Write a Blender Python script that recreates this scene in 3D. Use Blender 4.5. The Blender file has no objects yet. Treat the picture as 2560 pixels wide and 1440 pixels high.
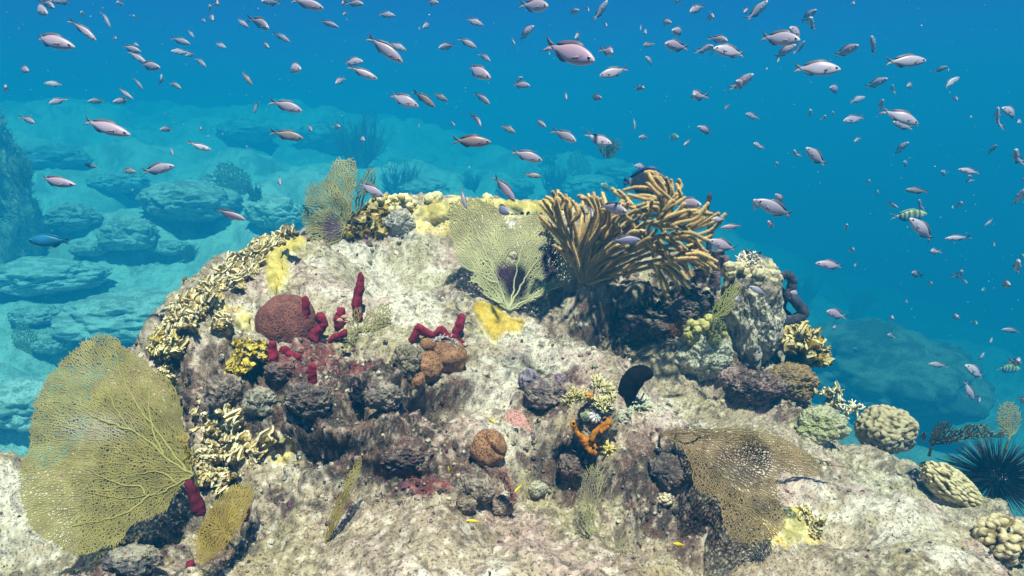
import bpy, math, random
import numpy as np
from mathutils import Vector, Matrix, Quaternion
from mathutils.bvhtree import BVHTree

R = math.radians
rng = np.random.default_rng(7)
random.seed(7)
scn = bpy.context.scene
COL = scn.collection

# ---------------------------------------------------------------- camera, world, sun, exposure
F = 1668.0                     # focal length in pixels of the 2560 px wide photograph
PITCH = R(14.0)
cam_d = bpy.data.cameras.new("Camera")
cam_d.lens = 36.0 * F / 2560.0
cam_d.sensor_width = 36.0
cam_d.clip_start = 0.02
cam_d.clip_end = 500.0
cam = bpy.data.objects.new("Camera", cam_d)
COL.objects.link(cam)
cam.location = (0, 0, 0)
cam.rotation_euler = (R(90) - PITCH, 0, 0)
scn.camera = cam

SUN_EL, SUN_AZ = R(69.0), R(165.0)    # azimuth measured from +Y (away from camera) towards +X
world = bpy.data.worlds.new("World")
scn.world = world
world.use_nodes = True
nt = world.node_tree
nt.nodes.clear()
w_out = nt.nodes.new('ShaderNodeOutputWorld')
w_bg = nt.nodes.new('ShaderNodeBackground')
w_sky = nt.nodes.new('ShaderNodeTexSky')
w_sky.sky_type = 'NISHITA'
w_sky.sun_disc = False
w_sky.sun_elevation = SUN_EL
w_sky.sun_rotation = SUN_AZ
w_mul = nt.nodes.new('ShaderNodeMix')
w_mul.data_type = 'RGBA'; w_mul.blend_type = 'MULTIPLY'
w_mul.inputs['Factor'].default_value = 1.0
w_mul.inputs[7].default_value = (0.035, 0.13, 0.32, 1)      # daylight after its way down through clear sea water
nt.links.new(w_sky.outputs[0], w_mul.inputs[6])
nt.links.new(w_mul.outputs[2], w_bg.inputs['Color'])
w_bg.inputs['Strength'].default_value = 0.13
nt.links.new(w_bg.outputs[0], w_out.inputs['Surface'])

sun_d = bpy.data.lights.new("Sun", 'SUN')
sun_d.energy = 5.0
sun_d.angle = R(1.8)
sun_d.color = (1.0, 0.77, 0.65)
sun = bpy.data.objects.new("Sun", sun_d)
COL.objects.link(sun)
sdir = Vector((math.sin(SUN_AZ) * math.cos(SUN_EL), math.cos(SUN_AZ) * math.cos(SUN_EL), math.sin(SUN_EL)))
sun.rotation_euler = sdir.to_track_quat('Z', 'Y').to_euler()
sun.location = (-2, 0, 6)

scn.view_settings.view_transform = 'Standard'
scn.view_settings.look = 'None'
scn.view_settings.gamma = 1.0
scn.view_settings.exposure = 1.25
scn.cycles.volume_bounces = 2
scn.cycles.max_bounces = 8
scn.cycles.diffuse_bounces = 3
scn.cycles.transparent_max_bounces = 16
scn.cycles.use_denoising = True
scn.cycles.caustics_reflective = False
scn.cycles.caustics_refractive = False

# ---------------------------------------------------------------- numeric helpers
CP, SP = math.cos(PITCH), math.sin(PITCH)


def P(px, py, Y):
    """point seen at photo pixel px,py whose world distance ahead (y) is Y"""
    u = (np.asarray(px, float) - 1280.0) / F
    v = (720.0 - np.asarray(py, float)) / F
    dy = CP + SP * v
    dz = -SP + CP * v
    k = np.asarray(Y, float) / dy
    return np.stack(np.broadcast_arrays(u * k, Y, dz * k), -1)


def proj(p):
    p = np.asarray(p, float)
    d = p[..., 1] * CP - p[..., 2] * SP
    v = p[..., 1] * SP + p[..., 2] * CP
    return 1280 + F * p[..., 0] / d, 720 - F * v / d


def px2m(Y):
    return Y / F


_G = np.array([[1, 1, 0], [-1, 1, 0], [1, -1, 0], [-1, -1, 0], [1, 0, 1], [-1, 0, 1], [1, 0, -1], [-1, 0, -1],
               [0, 1, 1], [0, -1, 1], [0, 1, -1], [0, -1, -1], [1, 1, 0], [-1, 1, 0], [0, -1, 1], [0, -1, -1]], np.float32)


def _hash(i, j, k, seed=0):
    h = (i.astype(np.int64) * 374761393 + j.astype(np.int64) * 668265263 + k.astype(np.int64) * 2147483647 + seed * 144665) & 0xffffffff
    h = ((h ^ (h >> 13)) * 1274126177) & 0xffffffff
    h = ((h ^ (h >> 16)) * 2246822519) & 0xffffffff
    return h ^ (h >> 15)


def noise(p, seed=0):
    p = np.asarray(p, np.float32)
    i = np.floor(p).astype(np.int64)
    f = p - i
    w = f * f * f * (f * (f * 6 - 15) + 10)
    out = 0
    for a in (0, 1):
        wa = w[..., 0] if a else 1 - w[..., 0]
        for b in (0, 1):
            wb = w[..., 1] if b else 1 - w[..., 1]
            for c in (0, 1):
                wc = w[..., 2] if c else 1 - w[..., 2]
                g = _G[_hash(i[..., 0] + a, i[..., 1] + b, i[..., 2] + c, seed) & 15]
                d = g[..., 0] * (f[..., 0] - a) + g[..., 1] * (f[..., 1] - b) + g[..., 2] * (f[..., 2] - c)
                out = out + wa * wb * wc * d
    return out


def fbm(p, octv=4, seed=0, gain=0.5):
    p = np.asarray(p, float)
    s, a = 0, 1.0
    for o in range(octv):
        s = s + a * noise(p * 2.0 ** o + 17.3 * o, seed + o)
        a *= gain
    return s


def worley(p, seed=0):
    p = np.asarray(p, np.float32)
    i = np.floor(p).astype(np.int64)
    f1 = np.full(p.shape[:-1], 9.0, np.float32)
    f2 = f1.copy()
    for a in (-1, 0, 1):
        for b in (-1, 0, 1):
            for c in (-1, 0, 1):
                q = (i[..., 0] + a, i[..., 1] + b, i[..., 2] + c)
                h = _hash(*q, seed)
                ox, oy, oz = (h & 1023) / 1023.0, ((h >> 10) & 1023) / 1023.0, ((h >> 20) & 1023) / 1023.0
                d = np.sqrt((q[0] + ox - p[..., 0]) ** 2 + (q[1] + oy - p[..., 1]) ** 2 + (q[2] + oz - p[..., 2]) ** 2).astype(np.float32)
                f2 = np.minimum(np.maximum(f1, d), f2)
                f1 = np.minimum(f1, d)
    return f1, f2


def sstep(a, b, x):
    t = np.clip((x - a) / (b - a), 0, 1)
    return t * t * (3 - 2 * t)


def lerp(a, b, t):
    t = np.asarray(t)[..., None]
    return np.asarray(a) * (1 - t) + np.asarray(b) * t


# ---------------------------------------------------------------- object helpers
def mesh_data(name, V, faces, cols=None, smooth=True):
    V = np.asarray(V, np.float32).reshape(-1, 3)
    if isinstance(faces, np.ndarray):
        faces = [faces]
    faces = [np.asarray(f, np.int32) for f in faces if len(f)]
    me = bpy.data.meshes.new(name)
    me.vertices.add(len(V))
    me.vertices.foreach_set('co', V.ravel())
    loops = np.concatenate([f.ravel() for f in faces])
    sizes = np.concatenate([np.full(len(f), f.shape[1], np.int32) for f in faces])
    starts = np.concatenate([[0], np.cumsum(sizes)[:-1]]).astype(np.int32)
    me.loops.add(len(loops))
    me.loops.foreach_set('vertex_index', loops)
    me.polygons.add(len(sizes))
    me.polygons.foreach_set('loop_start', starts)
    me.update(calc_edges=True)
    if smooth:
        me.polygons.foreach_set('use_smooth', np.ones(len(sizes), bool))
    if cols is not None:
        c = np.ones((len(V), 4), np.float32)
        c[:, :3] = np.asarray(cols, np.float32)
        a = me.attributes.new('Col', 'FLOAT_COLOR', 'POINT')
        a.data.foreach_set('color', c.ravel())
    return me


def obj(name, V, faces, mat, parent=None, cols=None, origin=None, smooth=True):
    V = np.asarray(V, float).reshape(-1, 3)
    if parent is not None:
        o0 = np.array(parent.location)
    else:
        o0 = np.array(origin) if origin is not None else V.mean(0)
    me = mesh_data(name, V - o0, faces, cols, smooth)
    me.materials.append(mat)
    o = bpy.data.objects.new(name, me)
    COL.objects.link(o)
    if parent is not None:
        o.parent = parent
    else:
        o.location = o0
    return o


def tag(o, label, cat, group=None, kind=None):
    o['label'] = label
    o['category'] = cat
    if group:
        o['group'] = group
    if kind:
        o['kind'] = kind
    return o


def empty(name, loc):
    o = bpy.data.objects.new(name, None)
    o.empty_display_size = 0.02
    o.location = tuple(np.asarray(loc, float))
    COL.objects.link(o)
    return o


def join(parts):
    """parts: list of (V, [faces], cols) -> merged"""
    Vs, Fs, Cs, n = [], {}, [], 0
    for V, fs, c in parts:
        V = np.asarray(V).reshape(-1, 3)
        Vs.append(V)
        c = np.asarray(c, float)
        Cs.append(np.broadcast_to(c, V.shape) if c.ndim == 1 else c)
        for f in (fs if isinstance(fs, list) else [fs]):
            f = np.asarray(f)
            if len(f):
                Fs.setdefault(f.shape[1], []).append(f + n)
        n += len(V)
    return np.concatenate(Vs), [np.concatenate(v) for v in Fs.values()], np.concatenate(Cs)


# ---------------------------------------------------------------- materials
def vmat(name, rough=0.85, speck=0.0, speck_scale=300.0, light=0.0, light_scale=220.0, bump=0.3, bump_scale=260.0, bump_dist=0.003,
         tint=None, spec=0.2, sss=0.0, cell=None, thin=0.0):
    """colour attribute + procedural grain, dark and pale flecks and bump"""
    m = bpy.data.materials.new(name)
    m.use_nodes = True
    n, l = m.node_tree.nodes, m.node_tree.links
    b = n['Principled BSDF']
    b.inputs['Roughness'].default_value = rough
    b.inputs['Specular IOR Level'].default_value = spec
    tc = n.new('ShaderNodeTexCoord')
    if tint is None:
        at = n.new('ShaderNodeAttribute'); at.attribute_name = 'Col'
        col = at.outputs['Color']
    else:
        rg = n.new('ShaderNodeRGB'); rg.outputs[0].default_value = (*tint, 1)
        col = rg.outputs[0]

    def tex(scale, detail, rough_=0.6):
        t = n.new('ShaderNodeTexNoise')
        t.inputs['Scale'].default_value = scale
        t.inputs['Detail'].default_value = detail
        t.inputs['Roughness'].default_value = rough_
        l.new(tc.outputs['Object'], t.inputs['Vector'])
        return t.outputs['Fac']

    def ramp(src, a, b_):
        r = n.new('ShaderNodeMapRange')
        r.interpolation_type = 'SMOOTHSTEP'
        r.inputs['From Min'].default_value = a
        r.inputs['From Max'].default_value = b_
        l.new(src, r.inputs['Value'])
        return r.outputs['Result']

    def mix(c, target, fac, mode='MIX'):
        x = n.new('ShaderNodeMix'); x.data_type = 'RGBA'; x.blend_type = mode
        l.new(c, x.inputs[6])
        if isinstance(target, tuple):
            x.inputs[7].default_value = (*target, 1)
        else:
            l.new(target, x.inputs[7])
        if isinstance(fac, float):
            x.inputs[0].default_value = fac
        else:
            l.new(fac, x.inputs[0])
        return x.outputs[2]

    def scaled(f, k):
        q = n.new('ShaderNodeMath'); q.operation = 'MULTIPLY'
        l.new(f, q.inputs[0]); q.inputs[1].default_value = k
        return q.outputs[0]

    if cell:                       # corallite pattern: (scale, dark centre colour factor, rim colour factor)
        vo = n.new('ShaderNodeTexVoronoi')
        vo.inputs['Scale'].default_value = cell[0]
        l.new(tc.outputs['Object'], vo.inputs['Vector'])
        fac = ramp(vo.outputs['Distance'], 0.22, 0.52)
        dk = mix(col, (cell[1],) * 3, 1.0, 'MULTIPLY')
        lt = mix(col, (cell[2],) * 3, 1.0, 'MULTIPLY')
        x = n.new('ShaderNodeMix'); x.data_type = 'RGBA'
        l.new(fac, x.inputs[0]); l.new(dk, x.inputs[6]); l.new(lt, x.inputs[7])
        col = x.outputs[2]
        height = fac
    else:
        height = None
    if speck > 0:
        col = mix(col, (0.07, 0.065, 0.065), scaled(ramp(tex(speck_scale, 3, 0.7), 0.535, 0.63), speck), 'MULTIPLY')
        col = mix(col, (0.35, 0.33, 0.33), scaled(ramp(tex(speck_scale * 0.31, 4, 0.7), 0.53, 0.66), speck * 0.8), 'MULTIPLY')
    if light > 0:
        col = mix(col, (0.78, 0.75, 0.68), scaled(ramp(tex(light_scale, 3, 0.7), 0.57, 0.68), light))
    g = tex(90, 3)
    col = mix(col, (0.72, 0.72, 0.72), scaled(ramp(g, 0.45, 0.62), 0.35), 'MULTIPLY')
    l.new(col, b.inputs['Base Color'])
    if bump > 0:
        bp = n.new('ShaderNodeBump')
        bp.inputs['Strength'].default_value = bump
        bp.inputs['Distance'].default_value = bump_dist
        h = height if height is not None else tex(bump_scale, 4, 0.65)
        l.new(h, bp.inputs['Height'])
        l.new(bp.outputs[0], b.inputs['Normal'])
    if thin > 0:                   # thin living tissue lets some light through
        tr = n.new('ShaderNodeBsdfTranslucent')
        l.new(col, tr.inputs['Color'])
        ms = n.new('ShaderNodeMixShader'); ms.inputs[0].default_value = thin
        l.new(b.outputs[0], ms.inputs[1]); l.new(tr.outputs[0], ms.inputs[2])
        l.new(ms.outputs[0], n['Material Output'].inputs['Surface'])
    return m


M_rock = vmat('reef_rock', 0.92, speck=0.8, speck_scale=230, light=0.22, light_scale=190, bump=0.65, bump_scale=230, bump_dist=0.004)
M_sea = vmat('seabed_rock', 0.95, speck=0.55, speck_scale=42, light=0.15, light_scale=30, bump=0.7, bump_scale=40, bump_dist=0.02)
M_fan = vmat('sea_fan_net', 0.8, bump=0.0, thin=0.4)
M_coral = vmat('coral_skin', 0.8, speck=0.5, speck_scale=300, light=0.1, light_scale=380, bump=0.35, bump_scale=420, bump_dist=0.0015)
M_lump = vmat('lobed_coral_skin', 0.85, speck=0.25, speck_scale=330, bump=0.3, bump_scale=700, bump_dist=0.001)
M_sponge = vmat('sponge_skin', 0.9, speck=0.55, speck_scale=210, bump=0.55, bump_scale=600, bump_dist=0.0015)
M_star = vmat('star_coral_skin', 0.85, cell=(260, 0.30, 1.6), bump=0.5, bump_dist=0.0012)
M_gorg = vmat('gorgonian_polyps', 0.85, bump=0.4, bump_scale=700, bump_dist=0.001, thin=0.12)
M_fish = vmat('fish_skin', 0.42, speck=0.12, speck_scale=300, bump=0.08, bump_scale=420, bump_dist=0.0005, spec=0.5)
M_fin = vmat('fish_fin', 0.5, bump=0.0, thin=0.3, spec=0.4)
M_eye = vmat('fish_eye', 0.15, bump=0.0, spec=0.6)
M_turf = vmat('turf_algae', 0.9, bump=0.0, thin=0.2)
M_dark = vmat('black_tissue', 0.9, bump=0.5, bump_scale=500, bump_dist=0.001, spec=0.08)
M_spine = vmat('urchin_spine', 0.4, bump=0.0, spec=0.4)

# ---------------------------------------------------------------- haze: the sea water itself
def build_haze():
    x0, x1, y0, y1, z0, z1 = -72, 72, -3.0, 96, -30.0, 1.35
    V = [(x, y, z) for x in (x0, x1) for y in (y0, y1) for z in (z0, z1)]
    Fc = np.array([[0, 1, 3, 2], [4, 6, 7, 5], [0, 4, 5, 1], [2, 3, 7, 6], [0, 2, 6, 4], [1, 5, 7, 3]])
    m = bpy.data.materials.new('sea_water')
    m.use_nodes = True
    n, l = m.node_tree.nodes, m.node_tree.links
    n.clear()
    out = n.new('ShaderNodeOutputMaterial')
    v = n.new('ShaderNodeVolumePrincipled')
    v.inputs['Color'].default_value = (0.003, 0.098, 0.195, 1)
    v.inputs['Absorption Color'].default_value = (0.05, 0.50, 0.55, 1)
    v.inputs['Density'].default_value = 0.245
    v.inputs['Anisotropy'].default_value = 0.0
    l.new(v.outputs[0], out.inputs['Volume'])
    m.cycles.homogeneous_volume = True
    o = obj('haze', V, Fc, m, smooth=False)
    o['kind'] = 'stuff'
    o.display_type = 'WIRE'


# ---------------------------------------------------------------- terrain
def tps(pts, lam=1e-4):
    pts = np.array(pts, float)
    n = len(pts)
    xy, z = pts[:, :2], pts[:, 2]
    r = np.linalg.norm(xy[:, None] - xy[None], axis=-1)
    K = np.where(r > 0, r * r * np.log(r + 1e-12), 0) + lam * np.eye(n)
    Pm = np.c_[np.ones(n), xy]
    A = np.block([[K, Pm], [Pm.T, np.zeros((3, 3))]])
    w = np.linalg.solve(A, np.r_[z, 0, 0, 0])

    def f(x, y):
        x = np.asarray(x, float); y = np.asarray(y, float)
        out = w[n] + w[n + 1] * x + w[n + 2] * y
        for i in range(n):
            d2 = (x - xy[i, 0]) ** 2 + (y - xy[i, 1]) ** 2 + 1e-12
            out = out + w[i] * 0.5 * d2 * np.log(d2)
        return out
    return f


MOUND = [(1280, 1440, .72), (1280, 1300, .90), (1000, 1300, .90), (700, 1310, .90), (700, 1440, .76), (1000, 1440, .73), (1600, 1440, .75),
         (1900, 1440, .79), (2250, 1440, .85), (2560, 1440, .92), (1600, 1300, .92), (1900, 1300, .98), (2200, 1300, 1.02), (2450, 1330, 1.05),
         (450, 1440, .84), (200, 1440, .97), (0, 1440, 1.02), (-150, 1300, 1.12), (0, 1250, 1.12), (250, 1330, 1.09), (480, 1300, .97),
         (480, 1190, 1.0), (480, 1050, 1.1), (430, 930, 1.2), (410, 870, 1.27),
         (650, 1200, .98), (900, 1200, .97), (1200, 1200, .98), (1500, 1200, 1.0), (1750, 1180, 1.08),
         (650, 1080, 1.04), (900, 1080, 1.03), (1150, 1080, 1.08), (1450, 1080, 1.12), (1750, 1080, 1.2), (1950, 1130, 1.22), (2150, 1200, 1.22),
         (2350, 1270, 1.2), (650, 950, 1.16), (900, 960, 1.12), (1080, 980, 1.2), (1300, 950, 1.3), (1600, 980, 1.3), (1850, 1010, 1.38),
         (2050, 1050, 1.42), (2200, 1120, 1.4), (2400, 1230, 1.3), (2560, 1300, 1.2),
         (560, 850, 1.3), (720, 860, 1.28), (900, 860, 1.26), (1080, 860, 1.32), (1300, 840, 1.45), (1550, 850, 1.48), (1750, 900, 1.5),
         (1950, 930, 1.55), (500, 740, 1.42), (620, 720, 1.45), (800, 720, 1.5), (1000, 730, 1.55), (1250, 730, 1.62), (1500, 750, 1.62),
         (1700, 790, 1.62), (1850, 810, 1.66), (590, 645, 1.6), (700, 615, 1.7), (850, 625, 1.75), (1000, 620, 1.8), (1250, 620, 1.85),
         (1500, 645, 1.85), (1700, 690, 1.82), (1850, 750, 1.8), (760, 565, 1.95), (900, 545, 2.0), (1050, 527, 2.1), (1200, 507, 2.2),
         (1350, 517, 2.15), (1480, 565, 2.05), (1650, 620, 2.0), (1950, 860, 1.72)]
SIL = [(-150, 1300, 1.12, -1, .6), (0, 1235, 1.14, -.8, .8), (410, 870, 1.27, -1, .3), (500, 740, 1.42, -1, .35), (590, 645, 1.6, -.9, .5),
       (700, 615, 1.7, -.7, .8), (760, 565, 1.95, -.6, .9), (900, 545, 2.0, -.2, 1), (1050, 527, 2.1, 0, 1), (1200, 507, 2.2, 0, 1),
       (1350, 517, 2.15, .1, 1), (1480, 565, 2.05, .2, 1), (1650, 620, 2.0, .3, 1), (1850, 750, 1.8, .5, .9), (1950, 860, 1.72, .7, .8),
       (1950, 930, 1.55, .9, .6), (2050, 1050, 1.42, .8, .7), (2200, 1120, 1.4, .7, .8), (2400, 1230, 1.3, .8, .7), (2560, 1300, 1.2, .9, .5), ]
pts = [tuple(P(*m)) for m in MOUND]
for px, py, Y, dx, dy in SIL:
    b = P(px, py, Y)
    k = math.hypot(dx, dy)
    for d, dz in ((.22, -.22), (.5, -.9), (.9, -1.9), (1.3, -2.9), (1.9, -4.4)):
        pts.append((b[0] + dx / k * d, b[1] + dy / k * d, b[2] + dz))
for x in (-2.2, -1.4, 1.6, 2.4):
    for y in (.3, 1.2, 2.2):
        pts.append((x, y, -4.2 if abs(x) > 1.5 or y > .6 else -2.0))
for x in (-2, -1, 0, 1, 2):
    pts.append((x, 3.9, -4.6))
for x in (-.5, 0, .5):
    pts.append((x, .3, -.62))
f_mound = tps(pts, 2e-4)


def blobs(px, py, lst, warp=None):
    out = np.zeros_like(px)
    for cx, cy, rx, ry, ang, s in lst:
        ca, sa = math.cos(R(ang)), math.sin(R(ang))
        x, y = px - cx, py - cy
        a, b = (x * ca + y * sa) / rx, (-x * sa + y * ca) / ry
        out = np.maximum(out, s * np.exp(-(a * a + b * b) ** 1.3 * 0.75))
    return out


Z_SMOOTH = [(1280, 900, 170, 120, 0, 1), (1000, 680, 260, 100, -15, .8), (2150, 1290, 420, 110, 20, 1), (1700, 1000, 260, 60, 22, 1), (1200, 1370, 800, 80, 0, .9), (1230, 1060, 100, 90, 0, .7), (1100, 540, 300, 60, 0, .8)]
Z_DARK = [(1700, 1290, 120, 80, 10, .9), (930, 1080, 260, 110, 8, .85), (740, 960, 170, 80, 10, .9), (820, 935, 230, 70, 0, 1), (830, 1080, 270, 110, 8, 1), (1010, 1170, 210, 80, 0, 1), (600, 980, 110, 110, 0, .9), (480, 980, 70, 110, 0, .8),  # leading blob paints the shadow behind the draped fan
          (1080, 975, 130, 45, -8, .8), (1430, 1170, 160, 80, 20, .95), (1620, 1190, 110, 120, 30, .9), (1380, 1000, 110, 90, 30, .65), (1720, 740, 110, 90, 0, .9),  # first blob paints shade under the star coral overhang
          (1560, 800, 200, 80, 0, .8), (1880, 960, 140, 50, 20, 1), (540, 1350, 130, 110, 0, .7), (330, 1410, 160, 40, -15, .9), (700, 1240, 180, 25, 8, .7),  # first blob mixes dark growth with painted shadow under the gorgonian
          (1190, 1240, 70, 50, 0, .6), (900, 590, 90, 25, 8, .55), (1130, 700, 90, 30, -20, .4), (980, 650, 90, 20, -10, .35)]  # thin blob beside the bushy fan paints that fan's cast shadow
Z_WHITE = [(900, 660, 150, 90, -20, 1), (1020, 720, 130, 80, -20, .9), (1120, 570, 220, 70, 5, 1), (1040, 800, 90, 45, 0, 1), (1360, 880, 150, 90, 0, .9),
           (1230, 980, 120, 100, 0, .8), (1650, 1020, 110, 55, 20, .9), (620, 800, 90, 70, 0, .7), (2250, 1300, 220, 70, 25, .9), (1250, 1420, 260, 40, 0, .5), (1080, 1390, 60, 30, 0, .6),
           (1260, 1110, 90, 80, 0, .8), (720, 1150, 60, 50, 0, .7), (60, 1280, 150, 140, 0, .9), (900, 1040, 60, 50, 0, .6), (2050, 1240, 160, 50, 25, .7),
           (1310, 1190, 60, 70, 0, .5)]
Z_TURF = [(1560, 900, 250, 70, 25, .9), (1800, 1020, 260, 60, 22, .9), (1000, 1290, 380, 50, 3, .8), (1450, 740, 120, 50, 0, .9), (1800, 1400, 350, 60, 5, .9),
          (700, 1320, 200, 60, 5, .8), (560, 700, 70, 80, 0, .5), (1350, 1330, 300, 50, 0, .5)]
Z_YEL = [(1150, 528, 200, 22, 2, 1), (1360, 515, 110, 18, 5, 1), (1080, 550, 60, 28, 20, .9), (700, 640, 60, 50, 0, .8), (590, 800, 30, 40, 0, .7),
         (720, 1130, 45, 40, 0, .6), (1980, 1330, 70, 40, 20, .9), (450, 1000, 60, 100, 0, .25), (1290, 1040, 60, 40, 0, .25)]
Z_PURP = [(960, 1020, 150, 35, 25, .8), (1400, 990, 100, 60, 20, .75), (1060, 1060, 60, 25, 0, .7), (830, 990, 80, 50, 0, .5), (1330, 1120, 60, 50, 0, .4),
          (990, 880, 60, 40, 0, .4), (1600, 960, 40, 30, 0, .3)]
Z_RED = [(820, 900, 150, 45, 5, .8), (1060, 1215, 100, 30, 0, .8), (880, 1200, 90, 40, 0, .5), (690, 1020, 70, 70, 0, .4), (1430, 1040, 60, 40, 0, .4)]
Z_GRN = [(1230, 840, 60, 60, 0, .7), (930, 1110, 40, 70, 0, .6), (2060, 1060, 90, 45, 20, .9), (1000, 650, 80, 25, -10, .6), (1150, 720, 60, 25, -10, .5), (1330, 900, 50, 40, 0, .5)]
Z_GREY = [(1290, 900, 90, 70, 0, .8), (1030, 560, 40, 45, 0, .8), (1100, 720, 80, 40, -15, .6), (960, 970, 50, 60, 0, .5)]


Z_PIT = [(1690, 1275, 95, 70, 10, 1.1), (1780, 1330, 80, 40, 0, .9), (1085, 985, 110, 26, -8, 1), (700, 965, 60, 32, 0, .9), (560, 935, 45, 60, 0, .8), (905, 1010, 45, 40, 0, .8), (1640, 1210, 80, 60, 20, .8), (435, 985, 36, 80, 0, .9), (1560, 800, 160, 42, 5, 1.1), (1400, 1175, 110, 34, 10, .8), (800, 1130, 120, 30, 5, .7), (1000, 1185, 90, 28, 0, .8), (1690, 760, 70, 50, 0, .9), (540, 1110, 30, 90, 0, .6), (1880, 985, 90, 26, 10, .8), (350, 1385, 120, 30, -20, .7), (900, 590, 80, 18, 8, .4)]


def paint(W):
    px, py = proj(W)
    n1 = fbm(W * 9.0, 4, 3)
    n2 = fbm(W * 26.0, 4, 5)
    n3 = fbm(W * 70.0, 3, 9)
    n4 = fbm(W * 14.0, 3, 23)
    wx = px + 60 * fbm(W * 8, 3, 31)
    wy = py + 45 * fbm(W * 8, 3, 37)
    wgt = lambda z, sharp=.42, nz=n2: sstep(sharp, sharp + .3, blobs(wx, wy, z) + .45 * nz)
    c = lerp((.42, .36, .27), (.25, .205, .145), sstep(-.25, .3, n1 + .5 * n2))
    c = lerp(c, (.52, .42, .36), sstep(.1, .5, n4) * .6)
    c = lerp(c, lerp((.40, .325, .24), (.28, .22, .165), sstep(-.2, .3, n3 + .5 * n2)), wgt(Z_TURF) * .9)
    c = lerp(c, lerp((.70, .66, .58), (.46, .42, .36), sstep(-.1, .35, n3 - .4 * n2)), wgt(Z_WHITE) * .9)
    c = lerp(c, (.24, .25, .22), wgt(Z_GREY) * .8)
    c = lerp(c, (.40, .41, .13), wgt(Z_GRN) * .6)
    c = lerp(c, (.24, .085, .17), wgt(Z_PURP) * .75)
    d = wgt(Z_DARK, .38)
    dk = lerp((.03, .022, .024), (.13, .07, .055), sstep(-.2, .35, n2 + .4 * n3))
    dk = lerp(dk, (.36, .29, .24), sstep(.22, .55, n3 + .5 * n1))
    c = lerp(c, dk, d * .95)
    c = lerp(c, (.20, .025, .035), wgt(Z_RED, .4) * .65)
    yl = wgt(Z_YEL, .4)
    c = lerp(c, lerp((.66, .50, .13), (.72, .60, .26), sstep(-.3, .3, n2)), yl * .95)
    n0 = fbm(W * 5.0, 3, 101); n5 = fbm(W * 6.0 + 9, 3, 103)
    c = lerp(c, (.43, .30, .285), sstep(.08, .38, n0 + .3 * n3) * .6 * (1 - yl) * (1 - .95 * d))
    c = lerp(c, (.35, .31, .17), sstep(.08, .38, n5 + .3 * n3) * .6 * (1 - yl) * (1 - .95 * d))
    # blotches everywhere: pale crusts and dark pits
    c = lerp(c, (.72, .69, .62), sstep(.20, .45, n3 + .35 * n2) * .5 * (1 - d * .75))
    c = lerp(c, (.07, .06, .055), sstep(.16, .45, -n3 + .3 * n4) * .62 * (1 - yl))
    c = np.clip(c * np.array((1.01, .945, .86)), 0, .77)
    return c, d, yl


def grid_faces(nr, nc):
    i = np.arange(nr - 1)[:, None] * nc + np.arange(nc - 1)[None]
    return np.stack([i, i + 1, i + 1 + nc, i + nc], -1).reshape(-1, 4)


def build_reef():
    nr, nc = 600, 860
    a = np.linspace(-1.12, 1.12, nc)
    Y = np.geomspace(.42, 3.8, nr)
    A, YY = np.meshgrid(a, Y)
    X = A * YY
    Z = f_mound(X, YY)
    W = np.stack([X, YY, Z], -1)
    # large soft lumps first, then rough detail along the surface normal
    W0 = W.copy()
    px, py = proj(W0)
    rough = np.clip(blobs(px, py, Z_DARK) * .9 + .38 - .3 * blobs(px, py, Z_YEL) - .32 * blobs(px, py, Z_SMOOTH), .1, 1.2)
    gy, gx = np.gradient(W, axis=(0, 1))
    N = np.cross(gx, gy)
    N /= np.linalg.norm(N, axis=-1, keepdims=True) + 1e-9
    l1 = fbm(W0 * 3.2, 3, 41) * .075
    l2 = fbm(W0 * 11, 4, 47)
    rid = (1 - np.abs(l2) * 2.4)
    f1, f2 = worley(W0 * 22 + .4 * fbm(W0 * 30, 2, 53)[..., None], 3)
    f3, _ = worley(W0 * 60, 8)
    h = l1 + l2 * .034 * (.4 + .6 * rough) + (0.5 - f1) * .014 * rough ** 1.5 + (.45 - f3) * .004 * rough ** 1.5 + fbm(W0 * 55, 4, 59) * .008 * (.35 + rough * .7)
    h = h - sstep(.72, .9, rid) * .012 * rough
    fade = sstep(.3, .5, YY)
    ck = np.abs(fbm(W0 * np.array((4.5, 3.5, 4.5)) + 3, 3, 91))
    h = h - sstep(.016, .0, ck) * .013 * sstep(.0, .25, fbm(W0 * 2.2, 2, 93) + .12)
    h = h - .085 * blobs(px + 25 * fbm(W0 * 12, 2, 63), py + 18 * fbm(W0 * 12, 2, 64), Z_PIT)
    W = W0 + N * (h * fade)[..., None]
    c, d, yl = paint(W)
    # dead black pits really are holes: deepen them
    return W, c


W_reef, C_reef = build_reef()
nr_, nc_ = W_reef.shape[:2]
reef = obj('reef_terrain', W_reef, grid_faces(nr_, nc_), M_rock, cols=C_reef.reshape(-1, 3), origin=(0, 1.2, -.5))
reef['kind'] = 'structure'

sub = W_reef[::3, ::3]
BVH = BVHTree.FromPolygons([tuple(v) for v in sub.reshape(-1, 3)], [tuple(f) for f in grid_faces(*sub.shape[:2])])


def hit(px, py, default=1.5):
    d = Vector(P(px, py, 1.0))
    loc, nrm, idx, dist = BVH.ray_cast(Vector((0, 0, 0)), d.normalized())
    if loc is None:
        return np.array(P(px, py, default)), np.array((0, 0, 1.0))
    n = np.array(nrm)
    if n[2] < 0:
        n = -n
    return np.array(loc), n


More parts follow.
